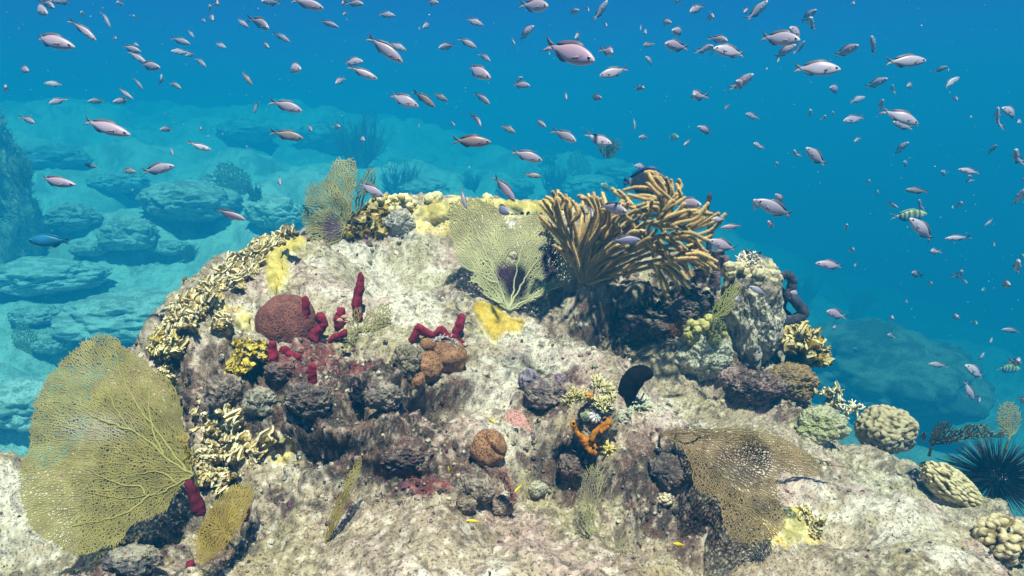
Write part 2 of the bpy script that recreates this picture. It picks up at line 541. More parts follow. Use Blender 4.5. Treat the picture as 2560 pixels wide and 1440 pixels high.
SEA = [(0, 1000, 2.3), (200, 900, 2.6), (100, 720, 3.3), (300, 800, 2.9), (450, 700, 3.2), (620, 600, 3.7), (300, 560, 4.2), (700, 510, 4.3),
       (500, 470, 5.0), (200, 430, 5.0), (350, 390, 6.2), (620, 410, 6.6), (860, 320, 8.6), (930, 430, 6.6), (720, 370, 7.6), (1100, 430, 7.6),
       (1300, 440, 8.5), (1500, 440, 8.0), (100, 320, 6.6), (380, 310, 9), (700, 300, 11.5), (1000, 330, 11),
       (2000, 800, 5.2), (2250, 900, 4.2), (2450, 1010, 4.2), (2560, 1010, 4.8), (2400, 890, 6.5), (2200, 780, 8.5), (2500, 800, 13), (1900, 640, 11),
       (2150, 960, 3.6), (2300, 1100, 3.4), (2560, 1150, 3.4), (1700, 560, 9)]
SK = 3.1
spts = [tuple(P(a, b, c * SK)) for a, b, c in SEA]
for x in (-2.5, -1, 0.5, 2, 4):
    spts.append((x * SK, 0.4, -3.7 - .1 * max(x, 0)))
    spts.append((x * SK, 2.6, -3.4 - .2 * max(x, 0)))
for x, y, z in ((-14, 20, -1.2), (-4, 20, -1.2), (4, 22, -3.6), (12, 22, -6), (20, 22, -7), (-20, 40, -3), (0, 40, -4.5), (22, 40, -7.5), (-12, 6, -.3), (-16, 2, -.6), (12, 6, -3), (16, 2, -3)):
    spts.append((x * SK, y * SK, z * SK))
f_sea = tps(spts, 1e-3)


def build_seabed():
    nr, nc = 420, 620
    a = np.linspace(-1.5, 1.5, nc)
    Y = np.geomspace(1.6, 94, nr)
    A, YY = np.meshgrid(a, Y)
    X = np.clip(A * YY, -71, 71)
    Z = np.clip(f_sea(X, YY), -28, 1.2)
    W0 = np.stack([X, YY, Z], -1) / SK
    sc = np.clip(YY / 4, .6, 3)
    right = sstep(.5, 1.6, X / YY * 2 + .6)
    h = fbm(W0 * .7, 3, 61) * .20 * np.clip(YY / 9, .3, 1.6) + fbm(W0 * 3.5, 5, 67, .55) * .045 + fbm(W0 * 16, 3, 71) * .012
    f1, f2 = worley(W0 * 1.7 + .3 * fbm(W0 * 3, 2, 73)[..., None], 5)
    h = h + np.sqrt(np.clip(1 - (f1 / .62) ** 2, 0, 1)) * .12 * (1 - .5 * right)
    Z = Z + h * SK
    W = np.stack([X, YY, np.clip(Z, -28.5, 1.25)], -1)
    n1 = fbm(W * .6, 4, 75); n2 = fbm(W * 2.4, 4, 77); n3 = fbm(W * 8, 3, 79)
    c = lerp((.60, .60, .53), (.38, .39, .32), sstep(-.2, .35, n1 + .5 * n2))
    c = lerp(c, (.70, .70, .63), sstep(.05, .4, n2 + .4 * n3) * .6)
    c = lerp(c, (.16, .17, .12), sstep(.22, .55, -n1 + .6 * n3) * .6)
    c = lerp(c, (.16, .17, .09), sstep(.2, .5, f2 - f1 - .1 + n2) * 0.0)
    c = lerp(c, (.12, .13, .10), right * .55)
    return W, c


W_sea, C_sea = build_seabed()
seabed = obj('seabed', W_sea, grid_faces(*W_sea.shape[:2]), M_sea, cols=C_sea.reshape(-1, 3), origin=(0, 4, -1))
seabed['kind'] = 'structure'
ssub = W_sea[::2, ::2]
BVH_SEA = BVHTree.FromPolygons([tuple(v) for v in ssub.reshape(-1, 3)], [tuple(f) for f in grid_faces(*ssub.shape[:2])])


def hit_sea(px, py, default=5.0):
    loc, nrm, idx, dist = BVH_SEA.ray_cast(Vector((0, 0, 0)), Vector(P(px, py, 1.0)).normalized())
    return np.array(P(px, py, default)) if loc is None else np.array(loc)


build_haze()


def GY(px, py, off=0.0):
    return float(hit(px, py)[0][1]) + off


def GS(px, py, off=0.0):
    return float(hit_sea(px, py)[1]) + off
# ---------------------------------------------------------------- shape builders
def norm(v):
    v = np.asarray(v, float)
    return v / (np.linalg.norm(v, axis=-1, keepdims=True) + 1e-12)


def resample(pts, n):
    """smooth curve (Catmull-Rom) through pts, n samples"""
    p = np.asarray(pts, float)
    if len(p) == 2:
        t = np.linspace(0, 1, n)[:, None]
        return p[0] * (1 - t) + p[1] * t
    q = np.vstack([2 * p[0] - p[1], p, 2 * p[-1] - p[-2]])
    t = np.linspace(0, len(p) - 1 - 1e-6, n)
    i = t.astype(int)
    f = (t - i)[:, None]
    a, b, c, d = q[i], q[i + 1], q[i + 2], q[i + 3]
    return .5 * (2 * b + (c - a) * f + (2 * a - 5 * b + 4 * c - d) * f ** 2 + (3 * b - a - 3 * c + d) * f ** 3)


def tube(path, rad, sides=8, cap=True):
    path = np.asarray(path, float)
    n = len(path)
    rad = np.broadcast_to(np.asarray(rad, float), (n,)) if np.ndim(rad) < 2 else rad
    T = norm(np.gradient(path, axis=0))
    ref = np.array((0, 0, 1.0)) if abs(T[0][2]) < .8 else np.array((1.0, 0, 0))
    B = np.zeros_like(T)
    b = norm(np.cross(T[0], ref))
    for i in range(n):
        b = norm(b - T[i] * (b @ T[i]))
        B[i] = b
    C = np.cross(T, B)
    a = np.linspace(0, 2 * np.pi, sides, endpoint=False)
    V = path[:, None] + rad[:, None, None] * (np.cos(a)[None, :, None] * B[:, None] + np.sin(a)[None, :, None] * C[:, None])
    i = np.arange(n - 1)[:, None] * sides
    j = np.arange(sides)[None]
    k = (j + 1) % sides
    Fq = np.stack([i + j, i + k, i + sides + k, i + sides + j], -1).reshape(-1, 4)
    V = V.reshape(-1, 3)
    fs = [Fq]
    if cap:
        V = np.vstack([V, path[0] - T[0] * rad[0] * .3, path[-1] + T[-1] * rad[-1] * .6])
        m = n * sides
        tri = [(m, (q + 1) % sides, q) for q in range(sides)] + [(m + 1, (n - 1) * sides + q, (n - 1) * sides + (q + 1) % sides) for q in range(sides)]
        fs.append(np.array(tri))
    return V, fs


def wires(A, B, ra, rb, sides=4):
    """many straight struts at once"""
    A, B = np.asarray(A), np.asarray(B)
    d = norm(B - A)
    ref = np.where(np.abs(d[:, 1:2]) < .9, np.array([[0, 1.0, 0]]), np.array([[1.0, 0, 0]]))
    u = norm(np.cross(d, ref))
    w = np.cross(d, u)
    ang = np.arange(sides) * 2 * np.pi / sides
    ring = np.cos(ang)[None, :, None] * u[:, None] + np.sin(ang)[None, :, None] * w[:, None]
    V = np.concatenate([A[:, None] + ring * np.reshape(ra, (-1, 1, 1)), B[:, None] + ring * np.reshape(rb, (-1, 1, 1))], 1)
    m = len(A)
    o = np.arange(m)[:, None] * (2 * sides)
    j = np.arange(sides)
    k = (j + 1) % sides
    Fq = np.stack([o + j, o + k, o + sides + k, o + sides + j], -1).reshape(-1, 4)
    return V.reshape(-1, 3), Fq


_ico = {}


def ico(level):
    if level not in _ico:
        t = (1 + 5 ** .5) / 2
        V = norm(np.array([(-1, t, 0), (1, t, 0), (-1, -t, 0), (1, -t, 0), (0, -1, t), (0, 1, t), (0, -1, -t), (0, 1, -t), (t, 0, -1), (t, 0, 1), (-t, 0, -1), (-t, 0, 1)], float))
        Fc = np.array([(0, 11, 5), (0, 5, 1), (0, 1, 7), (0, 7, 10), (0, 10, 11), (1, 5, 9), (5, 11, 4), (11, 10, 2), (10, 7, 6), (7, 1, 8),
                       (3, 9, 4), (3, 4, 2), (3, 2, 6), (3, 6, 8), (3, 8, 9), (4, 9, 5), (2, 4, 11), (6, 2, 10), (8, 6, 7), (9, 8, 1)])
        for _ in range(level):
            e = np.sort(np.concatenate([Fc[:, [0, 1]], Fc[:, [1, 2]], Fc[:, [2, 0]]]), 1)
            u, inv = np.unique(e, axis=0, return_inverse=True)
            inv = inv.ravel()
            M = norm(V[u[:, 0]] + V[u[:, 1]])
            m = len(Fc)
            a, b, c = inv[:m] + len(V), inv[m:2 * m] + len(V), inv[2 * m:] + len(V)
            Fc = np.concatenate([np.stack(x, 1) for x in ((Fc[:, 0], a, c), (Fc[:, 1], b, a), (Fc[:, 2], c, b), (a, b, c))])
            V = np.vstack([V, M])
        _ico[level] = (V, Fc)
    return _ico[level]


def inside(poly, x, y):
    poly = np.asarray(poly, float)
    c = np.zeros(x.shape, bool)
    j = len(poly) - 1
    for i in range(len(poly)):
        xi, yi = poly[i]; xj, yj = poly[j]
        k = ((yi > y) != (yj > y)) & (x < (xj - xi) * (y - yi) / (yj - yi + 1e-12) + xi)
        c ^= k
        j = i
    return c


def smooth_poly(poly, n=90, wob=0.0, seed=0):
    p = np.asarray(poly, float)
    q = resample(np.vstack([p, p[:1]]), n)[:-1]
    if wob:
        c = q.mean(0)
        ang = np.linspace(0, 1, len(q), endpoint=False) * 2 * np.pi
        w = noise(np.stack([np.cos(ang) * 6, np.sin(ang) * 6, ang * 0 + seed], -1), seed)
        q = c + (q - c) * (1 + wob * w)[:, None]
    return q


def fan_net(poly, base, pitch, Yfn, r0, seed=0, col=(.42, .36, .10), tip=(.52, .46, .16), holes=(), stains=(), vein_gain=.16, wob=.05, cross=.85, fray=1.5):
    """flat branching mesh of a sea fan: each node runs to a node nearer the holdfast, cross links close the net"""
    g = np.random.default_rng(seed)
    poly = smooth_poly(poly, 120, wob, seed)
    lo, hi = poly.min(0), poly.max(0)
    xs = np.arange(lo[0], hi[0], pitch)
    ys = np.arange(lo[1], hi[1], pitch * .87)
    X, Yg = np.meshgrid(xs, ys)
    X = X + (np.arange(len(ys))[:, None] % 2) * pitch * .5
    X = (X + g.uniform(-.30, .30, X.shape) * pitch).ravel()
    Yg = (Yg + g.uniform(-.30, .30, Yg.shape) * pitch).ravel()
    k = inside(poly, X, Yg)
    for hx, hy, hr in holes:
        k &= np.hypot(X - hx, Yg - hy) > hr * g.uniform(.6, 1.1, X.shape)
    p = np.stack([X[k], Yg[k]], 1)
    p = np.vstack([[base], p])
    n = len(p)
    db = np.hypot(*(p - base).T)
    order = np.argsort(db)
    p, db = p[order], db[order]
    parent = np.zeros(n, int)
    ea, eb = [], []
    curl = g.uniform(-.25, .25)
    for i0 in range(0, n, 600):
        sl = slice(i0, min(i0 + 600, n))
        D = p[None] - p[sl][:, None]
        L = np.hypot(D[..., 0], D[..., 1]) + 1e-9
        fl = base - p[sl]
        fl = fl / (np.hypot(*fl.T)[:, None] + 1e-9)
        cs = (D * fl[:, None]).sum(-1) / L
        nearer = db[None] < db[sl][:, None] - .15 * pitch
        cost = L * (1.9 - cs) + np.where(nearer, 0, 1e6) + np.where(L > 2.6 * pitch, 1e3 * L, 0)
        parent[sl] = cost.argmin(1)
        side = np.where((L < 1.45 * pitch) & (L > 1e-6), np.abs(cs) + .35 * L / pitch, 9)
        for s_ in range(2):
            q = side.argmin(1)
            ok = (side[np.arange(len(q)), q] < .85) & (g.random(len(q)) < cross)
            ii = np.arange(i0, i0 + len(q))[ok]
            ea += list(ii); eb += list(q[ok])
            side[np.arange(len(q)), q] = 9
    desc = np.ones(n)
    for i in range(n - 1, 0, -1):
        desc[parent[i]] += desc[i]
    rr = r0 * (.85 + vein_gain * np.log(desc) ** 1.15)
    i = np.arange(1, n)
    A2, B2, RA, RB = p[i], p[parent[i]], rr[i], rr[i]
    e = np.unique(np.sort(np.stack([ea, eb], 1), 1), axis=0) if len(ea) else np.zeros((0, 2), int)
    if len(e):
        A2 = np.vstack([A2, p[e[:, 0]]]); B2 = np.vstack([B2, p[e[:, 1]]])
        RA = np.r_[RA, np.full(len(e), r0 * .72)]; RB = np.r_[RB, np.full(len(e), r0 * .72)]
    leaf = np.where(np.bincount(parent, minlength=n) == 0)[0]
    if fray > 0 and len(leaf):
        out = norm(p[leaf] - p[parent[leaf]])
        tips = p[leaf] + out * pitch * g.uniform(.4, fray, (len(leaf), 1)) + g.normal(0, .18, (len(leaf), 2)) * pitch
        A2 = np.vstack([A2, tips]); B2 = np.vstack([B2, p[leaf]])
        RA = np.r_[RA, np.full(len(leaf), r0 * .5)]; RB = np.r_[RB, np.full(len(leaf), r0 * .8)]
    YA, YB = Yfn(A2[:, 0], A2[:, 1]), Yfn(B2[:, 0], B2[:, 1])
    A3, B3 = P(A2[:, 0], A2[:, 1], YA), P(B2[:, 0], B2[:, 1], YB)
    V, Fq = wires(A3, B3, RA * YA / F, RB * YB / F)
    mid = np.repeat((A2 + B2) / 2, 8, 0)
    t = np.clip(np.hypot(*(mid - base).T) / (db.max() + 1e-9), 0, 1)
    c = lerp(col, tip, sstep(.2, 1, t))
    pat = noise(np.stack([mid[:, 0] / 38, mid[:, 1] / 38, mid[:, 0] * 0], -1), seed)
    c = c * (1 + .35 * pat)[:, None]
    for sx, sy, srx, sry, sc, amt in stains:
        w = np.exp(-(((mid[:, 0] - sx) / srx) ** 2 + ((mid[:, 1] - sy) / sry) ** 2) ** 1.5 + .25 * pat)
        c = lerp(c, sc, np.clip(w * amt, 0, 1))
    return V, Fq, c


def fan(name, label, poly, base, pitch, Yfn, r0, veins=(), vein_r=2.2, vein_col=(.55, .52, .16), mat=None, group='sea fans growing on the reef', seed=0, holdfast=True, ground=False, **kw):
    if ground:
        gy0 = hit(*base)[0][1] - float(Yfn(np.array([base[0]]), np.array([base[1]]))[0]) - .004
        Yold = Yfn
        Yfn = lambda x, y: Yold(x, y) + gy0
    Yb = float(Yfn(np.array([base[0]]), np.array([base[1]]))[0])
    o = empty(name, P(base[0], base[1], Yb))
    tag(o, label, 'sea fan', group)
    V, Fq, c = fan_net(poly, np.array(base, float), pitch, Yfn, r0, seed=seed, **kw)
    obj('net', V, Fq, mat or M_fan, o, c)
    for v in veins:
        q = resample(v, max(12, 6 * len(v)))
        q = q + np.stack([noise(np.stack([q[:, 0] / 16, q[:, 1] / 16, q[:, 0] * 0 + s_], -1), seed) for s_ in (0, 9)], 1) * 5
        Yq = Yfn(q[:, 0], q[:, 1]) - .002
        t = np.linspace(0, 1, len(q))
        Vt, Ft = tube(P(q[:, 0], q[:, 1], Yq), vein_r * (1 - .72 * t) * Yq / F, 6)
        obj('vein', Vt, Ft, mat or M_fan, o, np.tile(vein_col, (len(Vt), 1)))
    if holdfast:
        b = P(base[0], base[1], Yb)
        q = np.array([b + (0, .004, -.03), b + (0, .002, -.012), b])
        Vt, Ft = tube(resample(q, 6), np.array([2.6, 2.1, 1.7, 1.4, 1.2, 1.1]) * vein_r * .8 * Yb / F, 8)
        obj('holdfast', Vt, Ft, mat or M_fan, o, np.tile(np.array(vein_col) * .6, (len(Vt), 1)))
    return o


def plane_Y(Y0, base, gx=0.0, gy=0.0, wav=0.0, sc=120.0, seed=0):
    def f(x, y):
        return Y0 + gx * (x - base[0]) / 100 + gy * (y - base[1]) / 100 + wav * noise(np.stack([x / sc, y / sc, x * 0], -1), seed)
    return f


def blade(base_a, base_b, up, h, thick, seed, nu=26, nv=12, wave=.25, knob=.28, flare=0.0):
    """ruffled upright plate with a scalloped rim; returns V, faces, v(0..1), edge"""
    g = np.random.default_rng(seed)
    a, b = np.asarray(base_a, float), np.asarray(base_b, float)
    up = norm(up)
    L = np.linalg.norm(b - a)
    along = norm(b - a)
    side = norm(np.cross(up, along))
    u = np.linspace(0, 1, nu)
    v = np.linspace(0, 1, nv)
    U, Vv = np.meshgrid(u, v, indexing='ij')
    prof = np.sin(np.pi * np.clip(u * .94 + .03, 0, 1)) ** .45
    kn = np.abs(np.sin(u * np.pi * (3 + L / .012) + g.uniform(0, 6))) ** .6
    nz = noise(np.stack([u * 5 + seed * 3.1, u * 0, u * 0], -1), seed)
    H = h * prof * (1 - knob + knob * kn + .45 * nz)
    fl = 1 + flare * Vv ** 1.5
    ctr = (a + b) / 2
    wv = wave * h * (np.sin(U * np.pi * 2 * g.uniform(1.2, 2.4) + g.uniform(0, 6)) * Vv ** 1.3 + .5 * np.sin(U * 19 + seed) * Vv ** 2.5)
    C = ctr + along * ((U - .5) * L * fl)[..., None] + up * (H[:, None] * Vv)[..., None] + side * wv[..., None]
    C = C + side * (fbm(C * 150, 3, seed) * thick * 1.6)[..., None] + up * (fbm(C * 190, 2, seed + 2) * thick * .9)[..., None]
    gu, gv = np.gradient(C, axis=0), np.gradient(C, axis=1)
    N = norm(np.cross(gu, gv))
    th = thick * (1 - .35 * Vv + .5 * sstep(.82, 1, Vv))[..., None]
    Fr, Bk = C + N * th / 2, C - N * th / 2
    V = np.concatenate([Fr.reshape(-1, 3), Bk.reshape(-1, 3)])
    m = nu * nv
    f = grid_faces(nu, nv)
    rim = []
    for i in range(nu - 1):
        x, y = i * nv + nv - 1, (i + 1) * nv + nv - 1
        rim.append((x, y, y + m, x + m))
        x, y = i * nv, (i + 1) * nv
        rim.append((y, x, x + m, y + m))
    for j in range(nv - 1):
        rim.append((j, j + 1, j + 1 + m, j + m))
        q = (nu - 1) * nv + j
        rim.append((q + 1, q, q + m, q + 1 + m))
    vv = np.concatenate([Vv.ravel(), Vv.ravel()])
    return V, [np.concatenate([f, f[:, ::-1] + m, np.array(rim)])], vv


def fire_coral(name, label, blades, dark, mid, pale, thick=.006, group='fire coral colonies', parts=True, wave=.3, knob=.35, flare=.25, origin=None, seed=0, pale_at=.72):
    """blades: (ax, ay, bx, by, height px, lean x, lean y(px, + = towards camera-down), Y offset)"""
    h0, _ = hit(blades[0][0], blades[0][1])
    o = empty(name, h0 if origin is None else origin)
    tag(o, label, 'coral', group)
    for k, bl in enumerate(blades):
        ax, ay, bx, by, hp, lx = bl[:6]
        yo = bl[6] if len(bl) > 6 else 0.0
        pa, na = hit(ax, ay)
        pb, nb = hit(bx, by)
        if abs(pa[1] - pb[1]) > .12:
            pb = P(bx, by, pa[1])
        Y = (pa[1] + pb[1]) / 2 + yo
        pa, pb = P(ax, ay, pa[1] + yo), P(bx, by, pb[1] + yo)
        h = hp * Y / F * 1.15
        sink = h * .22
        up = np.array((lx, -.22, 1.0))
        pa = pa - norm(up) * sink; pb = pb - norm(up) * sink
        V, fs, vv = blade(pa, pb, up, h + sink, thick, seed * 97 + k * 13 + 5, wave=wave, knob=knob, flare=flare)
        n2 = fbm(V * 70, 2, seed)
        c = lerp(dark, mid, sstep(.05, .55, vv + .25 * n2))
        c = lerp(c, pale, sstep(pale_at, 1.02, vv + .15 * n2)) * float(np.random.default_rng(seed * 31 + k).uniform(.7, 1.12))
        obj('blade', V, fs, M_coral, o, c)
    return o


def lump_mesh(center, rad, level=5, amp=.25, sc=1.0, seed=0, rough=.05, drop=None):
    """sphere-like mass swollen into rounded lobes"""
    V0, Fc = ico(level)
    rad = np.asarray(rad, float)
    q = V0 * sc + seed * 3.7
    f1, f2 = worley(q * 1.6 + .25 * fbm(q * 1.1, 2, seed)[..., None], seed)
    lob = np.sqrt(np.clip(1 - (f1 / .78) ** 2, 0, 1))
    r = 1 + amp * (lob - .55) + rough * fbm(V0 * 6 + seed, 4, seed + 3) + .16 * fbm(V0 * 1.3 + seed, 2, seed + 9)
    return np.asarray(center) + V0 * r[:, None] * rad, Fc, lob, V0


def stone_mesh(center, rad, level=5, seed=0, rough=.10, ridge=.10, base=.25):
    V0, Fc = ico(level)
    q = V0 + seed * 5.1
    n1 = fbm(q * 1.1, 3, seed)
    n2 = fbm(q * 3.2, 4, seed + 5)
    n3 = fbm(q * 10, 4, seed + 7)
    f1, _ = worley(q * 3.5, seed)
    r = 1 + base * n1 + .6 * ridge * (.5 - np.abs(n2) * 2) + .28 * rough * n3 + .16 * (.5 - f1)
    return np.asarray(center) + V0 * r[:, None] * np.asarray(rad), Fc, V0, (n1, n2, n3)


def crust(outline, thick, seed=0, step=5.0, rim=.8, wob=.12, fn=None):
    """living sheet lying over the rock inside a photo outline"""
    poly = smooth_poly(outline, 100, wob, seed)
    lo, hi = poly.min(0), poly.max(0)
    xs = np.arange(lo[0] - step, hi[0] + step, step); ys = np.arange(lo[1] - step, hi[1] + step, step)
    X, Yg = np.meshgrid(xs, ys)
    k = inside(poly, X.ravel(), Yg.ravel()).reshape(X.shape)
    ex = poly
    V = np.zeros(X.shape + (3,))
    hh = np.zeros(X.shape)
    for i in range(X.shape[0]):
        for j in range(X.shape[1]):
            p, n = hit(X[i, j], Yg[i, j]) if fn is None else fn(X[i, j], Yg[i, j])
            d = np.hypot(poly[:, 0] - X[i, j], poly[:, 1] - Yg[i, j]).min()
            t = (1 if k[i, j] else -1) * d / (step * 3.0)
            s_ = float(sstep(-.25, .75, t))
            hh[i, j] = t
            bump = .35 * noise(np.array([X[i, j] / 22, Yg[i, j] / 22, seed]), seed) + .2 * noise(np.array([X[i, j] / 9, Yg[i, j] / 9, seed]), seed)
            V[i, j] = p + norm(n + np.array((0, -.6, .4))) * (thick * (s_ * (1 + bump) - .35) + (.1 * thick if s_ > .2 else 0))
    f = grid_faces(*X.shape)
    Vf = V.reshape(-1, 3)
    el = np.max([np.linalg.norm(Vf[f[:, q]] - Vf[f[:, (q + 1) % 4]], axis=1) for q in range(4)], 0)
    keep = (hh.ravel()[f] > -.34).all(1) & (el < .05)
    f = f[keep]
    lab = np.arange(len(Vf))
    for _ in range(400):
        m = lab[f].min(1)
        new = lab.copy()
        np.minimum.at(new, f.ravel(), np.repeat(m, 4))
        if (new == lab).all():
            break
        lab = new
    roots = lab[f[:, 0]]
    f = f[roots == np.bincount(roots).argmax()]
    used, inv = np.unique(f, return_inverse=True)
    return Vf[used], inv.reshape(-1, 4), hh.ravel()[used]


def finger(path_px, Y, r_px, cols=((.20, .012, .03), (.30, .02, .05)), seed=0, n=26, sides=14, lump=.16, taper=(1.0, .95, .8), Ys=None):
    q = resample(path_px, n)
    Yq = np.linspace(Y, Ys if Ys is not None else Y, n)
    C = P(q[:, 0], q[:, 1], Yq)
    t = np.linspace(0, 1, n)
    prof = np.interp(t, np.linspace(0, 1, len(taper)), taper) * np.where(t > .86, np.sqrt(np.clip(1 - ((t - .86) / .15) ** 2, .05, 1)), 1)
    V, fs = tube(C, r_px * Y / F * prof, sides)
    m = n * sides
    ctr = np.vstack([np.repeat(C, sides, 0), C[:1], C[-1:]])
    nz = fbm(V * 55 + seed, 3, seed) * lump * 1.6 + fbm(V * 160 + seed, 2, seed + 4) * lump * .7
    V = V + (V - ctr) * nz[:, None]
    c = lerp(cols[0], cols[1], sstep(-.3, .3, fbm(V * 90, 3, seed)))
    return V, fs, c


def spikes(pts, nrm, length, rad, g, jitter=.5):
    """little polyps / hairs: 3-sided cones"""
    m = len(pts)
    d = norm(nrm + g.normal(0, jitter, (m, 3)))
    ref = norm(g.normal(0, 1, (m, 3)))
    u = norm(np.cross(d, ref)); w = np.cross(d, u)
    L = np.broadcast_to(length, (m,)) * g.uniform(.6, 1.3, m)
    ang = np.arange(3) * 2.0944
    ring = pts[:, None] + (np.cos(ang)[None, :, None] * u[:, None] + np.sin(ang)[None, :, None] * w[:, None]) * np.broadcast_to(rad, (m,))[:, None, None]
    tipp = pts + d * L[:, None]
    V = np.concatenate([ring, tipp[:, None]], 1).reshape(-1, 3)
    o = np.arange(m)[:, None] * 4
    Fc = np.concatenate([o + np.array([[0, 1, 3]]), o + np.array([[1, 2, 3]]), o + np.array([[2, 0, 3]])])
    return V, Fc


# ---------------------------------------------------------------- far and middle ground
def boulder(name, label, px, py, rx, ry, Y=None, seed=0, cols=((.42, .42, .36), (.20, .21, .16)), cat='boulder', group=None, depth=1.0, level=5, mat=None, rough=.1):
    if Y is None:
        Y = hit_sea(px, py + ry * .7)[1]
    c = P(px, py, Y)
    k = Y / F
    V, Fc, V0, (n1, n2, n3) = stone_mesh(c, (rx * k, (rx + ry) / 2 * k * depth, ry * (.8 if Y > 5 and 'dome boulder' not in label else 1) * k), level, seed, rough * .6)
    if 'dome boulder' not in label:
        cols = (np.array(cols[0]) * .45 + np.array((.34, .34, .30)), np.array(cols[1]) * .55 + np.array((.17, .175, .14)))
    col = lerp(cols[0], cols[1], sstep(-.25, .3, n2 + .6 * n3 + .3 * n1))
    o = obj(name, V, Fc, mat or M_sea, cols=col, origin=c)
    return tag(o, label, cat, group)


BG = 'boulders on the sea floor behind the reef'
boulder('boulder', 'rounded pale boulder with a shaded right side, beside the sandy slope', 318, 588, 72, 50, seed=1, group=BG)
boulder('boulder', 'small low boulder just left of the rounded pale boulder', 222, 622, 40, 26, seed=2, group=BG, cols=((.3, .32, .26), (.15, .16, .12)))
boulder('boulder', 'broad flat pale slab of rock below the blue parrotfish', 105, 690, 150, 52, seed=3, group=BG, cols=((.5, .5, .45), (.3, .3, .26)))
boulder('boulder', 'long sloping pale slab running down beside the yellow coral rim', 330, 790, 175, 75, seed=4, group=BG, cols=((.5, .5, .45), (.28, .29, .24)))
boulder('boulder', 'dark hollowed rock behind the rounded pale boulder', 180, 545, 62, 45, seed=5, group=BG, cols=((.16, .17, .13), (.05, .06, .05)))
boulder('boulder', 'pale rock topped with yellowish coral left of the bushy sea fan', 690, 530, 75, 45, seed=6, group=BG, cols=((.52, .52, .45), (.32, .32, .2)))
boulder('boulder', 'wide hazy ridge of rock under the far fan', 470, 505, 120, 60, seed=7, group=BG, cols=((.36, .36, .3), (.16, .17, .13)))
boulder('boulder', 'pale rounded boulder below the far triangular sea fan', 1475, 470, 68, 40, seed=8, group=BG, cols=((.5, .5, .42), (.25, .26, .2)))
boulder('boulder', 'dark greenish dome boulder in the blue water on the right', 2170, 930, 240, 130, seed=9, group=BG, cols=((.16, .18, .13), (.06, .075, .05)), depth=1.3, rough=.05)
boulder('boulder', 'hazy leaning rock ridge above the bushy sea fan', 830, 345, 90, 45, seed=10, group=BG, cols=((.45, .45, .38), (.2, .2, .16)))
boulder('boulder', 'dark rock standing in a hollow at far left', 125, 395, 95, 38, seed=12, group=BG, cols=((.10, .11, .09), (.04, .05, .04)))
boulder('boulder', 'snowy white rock beside the big yellow sea fan', 60, 1010, 110, 75, seed=13, group=BG, cols=((.62, .62, .58), (.34, .35, .32)))
boulder('boulder', 'small pitted rock with ribbed coral next to the little pale fan', 125, 860, 45, 34, seed=14, group=BG, cols=((.34, .36, .26), (.14, .16, .1)))
boulder('boulder', 'mid sized pale rock among the far slope rubble', 300, 455, 70, 34, seed=16, group=BG, cols=((.45, .45, .4), (.2, .21, .17)))
boulder('boulder', 'hazy mound of rock at the foot of the far left slope', 560, 455, 60, 30, seed=17, group=BG, cols=((.4, .42, .34), (.18, .19, .15)))
for i, (px, py, rx, ry, Y, lab) in enumerate([(1060, 470, 60, 25, 11, 'low dark rock in the haze above the yellow ridge'), (1290, 470, 45, 28, 9, 'dark scrubby rock left of the pale rounded boulder'),
                                             (620, 330, 70, 35, 15, 'faint rock high on the hazy slope'), (1560, 440, 70, 38, 9.5, 'dim boulder behind the dark surgeonfish'),
                                             (430, 620, 46, 24, 5.6, 'small pebbly outcrop on the pale slope'), (90, 790, 60, 30, 4.6, 'low rock in the pale rubble below the urchin')]):
    boulder('boulder', lab, px, py, rx, ry, seed=20 + i, group=BG, cols=((.3, .32, .26), (.10, .12, .09)), level=4)

# the overgrown wall at the left edge
def left_wall():
    o = empty('rock_wall', P(-60, 620, 10.2))
    tag(o, 'tall overgrown rock wall at the left edge with fringes of growth', 'rock wall')
    k = 10.4 / F
    V, Fc, V0, (n1, n2, n3) = stone_mesh(P(-75, 560, 10.4), (96 * k, 200 * k, 370 * k), 6, 31, rough=.16, ridge=.2)
    c = lerp((.62, .58, .40), (.30, .31, .22), sstep(-.2, .25, n2 + .5 * n3))
    c = lerp(c, (.34, .30, .15), sstep(.15, .5, n3 - .3 * n1) * .7)
    obj('rock_face', V, Fc, M_sea, o, c)
    g = np.random.default_rng(3)
    nrm = norm(V0)
    sel = g.choice(len(V), 5200)
    Vs, Fs = spikes(V[sel], nrm[sel] + np.array((0, 0, .5)), .10, .016, g, .6)
    t = obj('turf', Vs, Fs, M_turf, o, np.repeat(lerp((.42, .38, .17), (.18, .19, .1), g.random(len(sel))), 4, 0))
    t['kind'] = 'stuff'
left_wall()

FARFAN = 'sea fans in the hazy distance'
def far_fan(label, poly, base, Y, pitch, col, seed, gx=0, r0=None, fray=1.0):
    Y = GS(*base)
    fan('sea_fan', label, poly, base, pitch, plane_Y(Y, base, gx, 0, .02, 90, seed), r0 or pitch * .30, seed=seed, col=col, tip=np.array(col) * 1.15, group=FARFAN, vein_gain=.08, fray=fray)

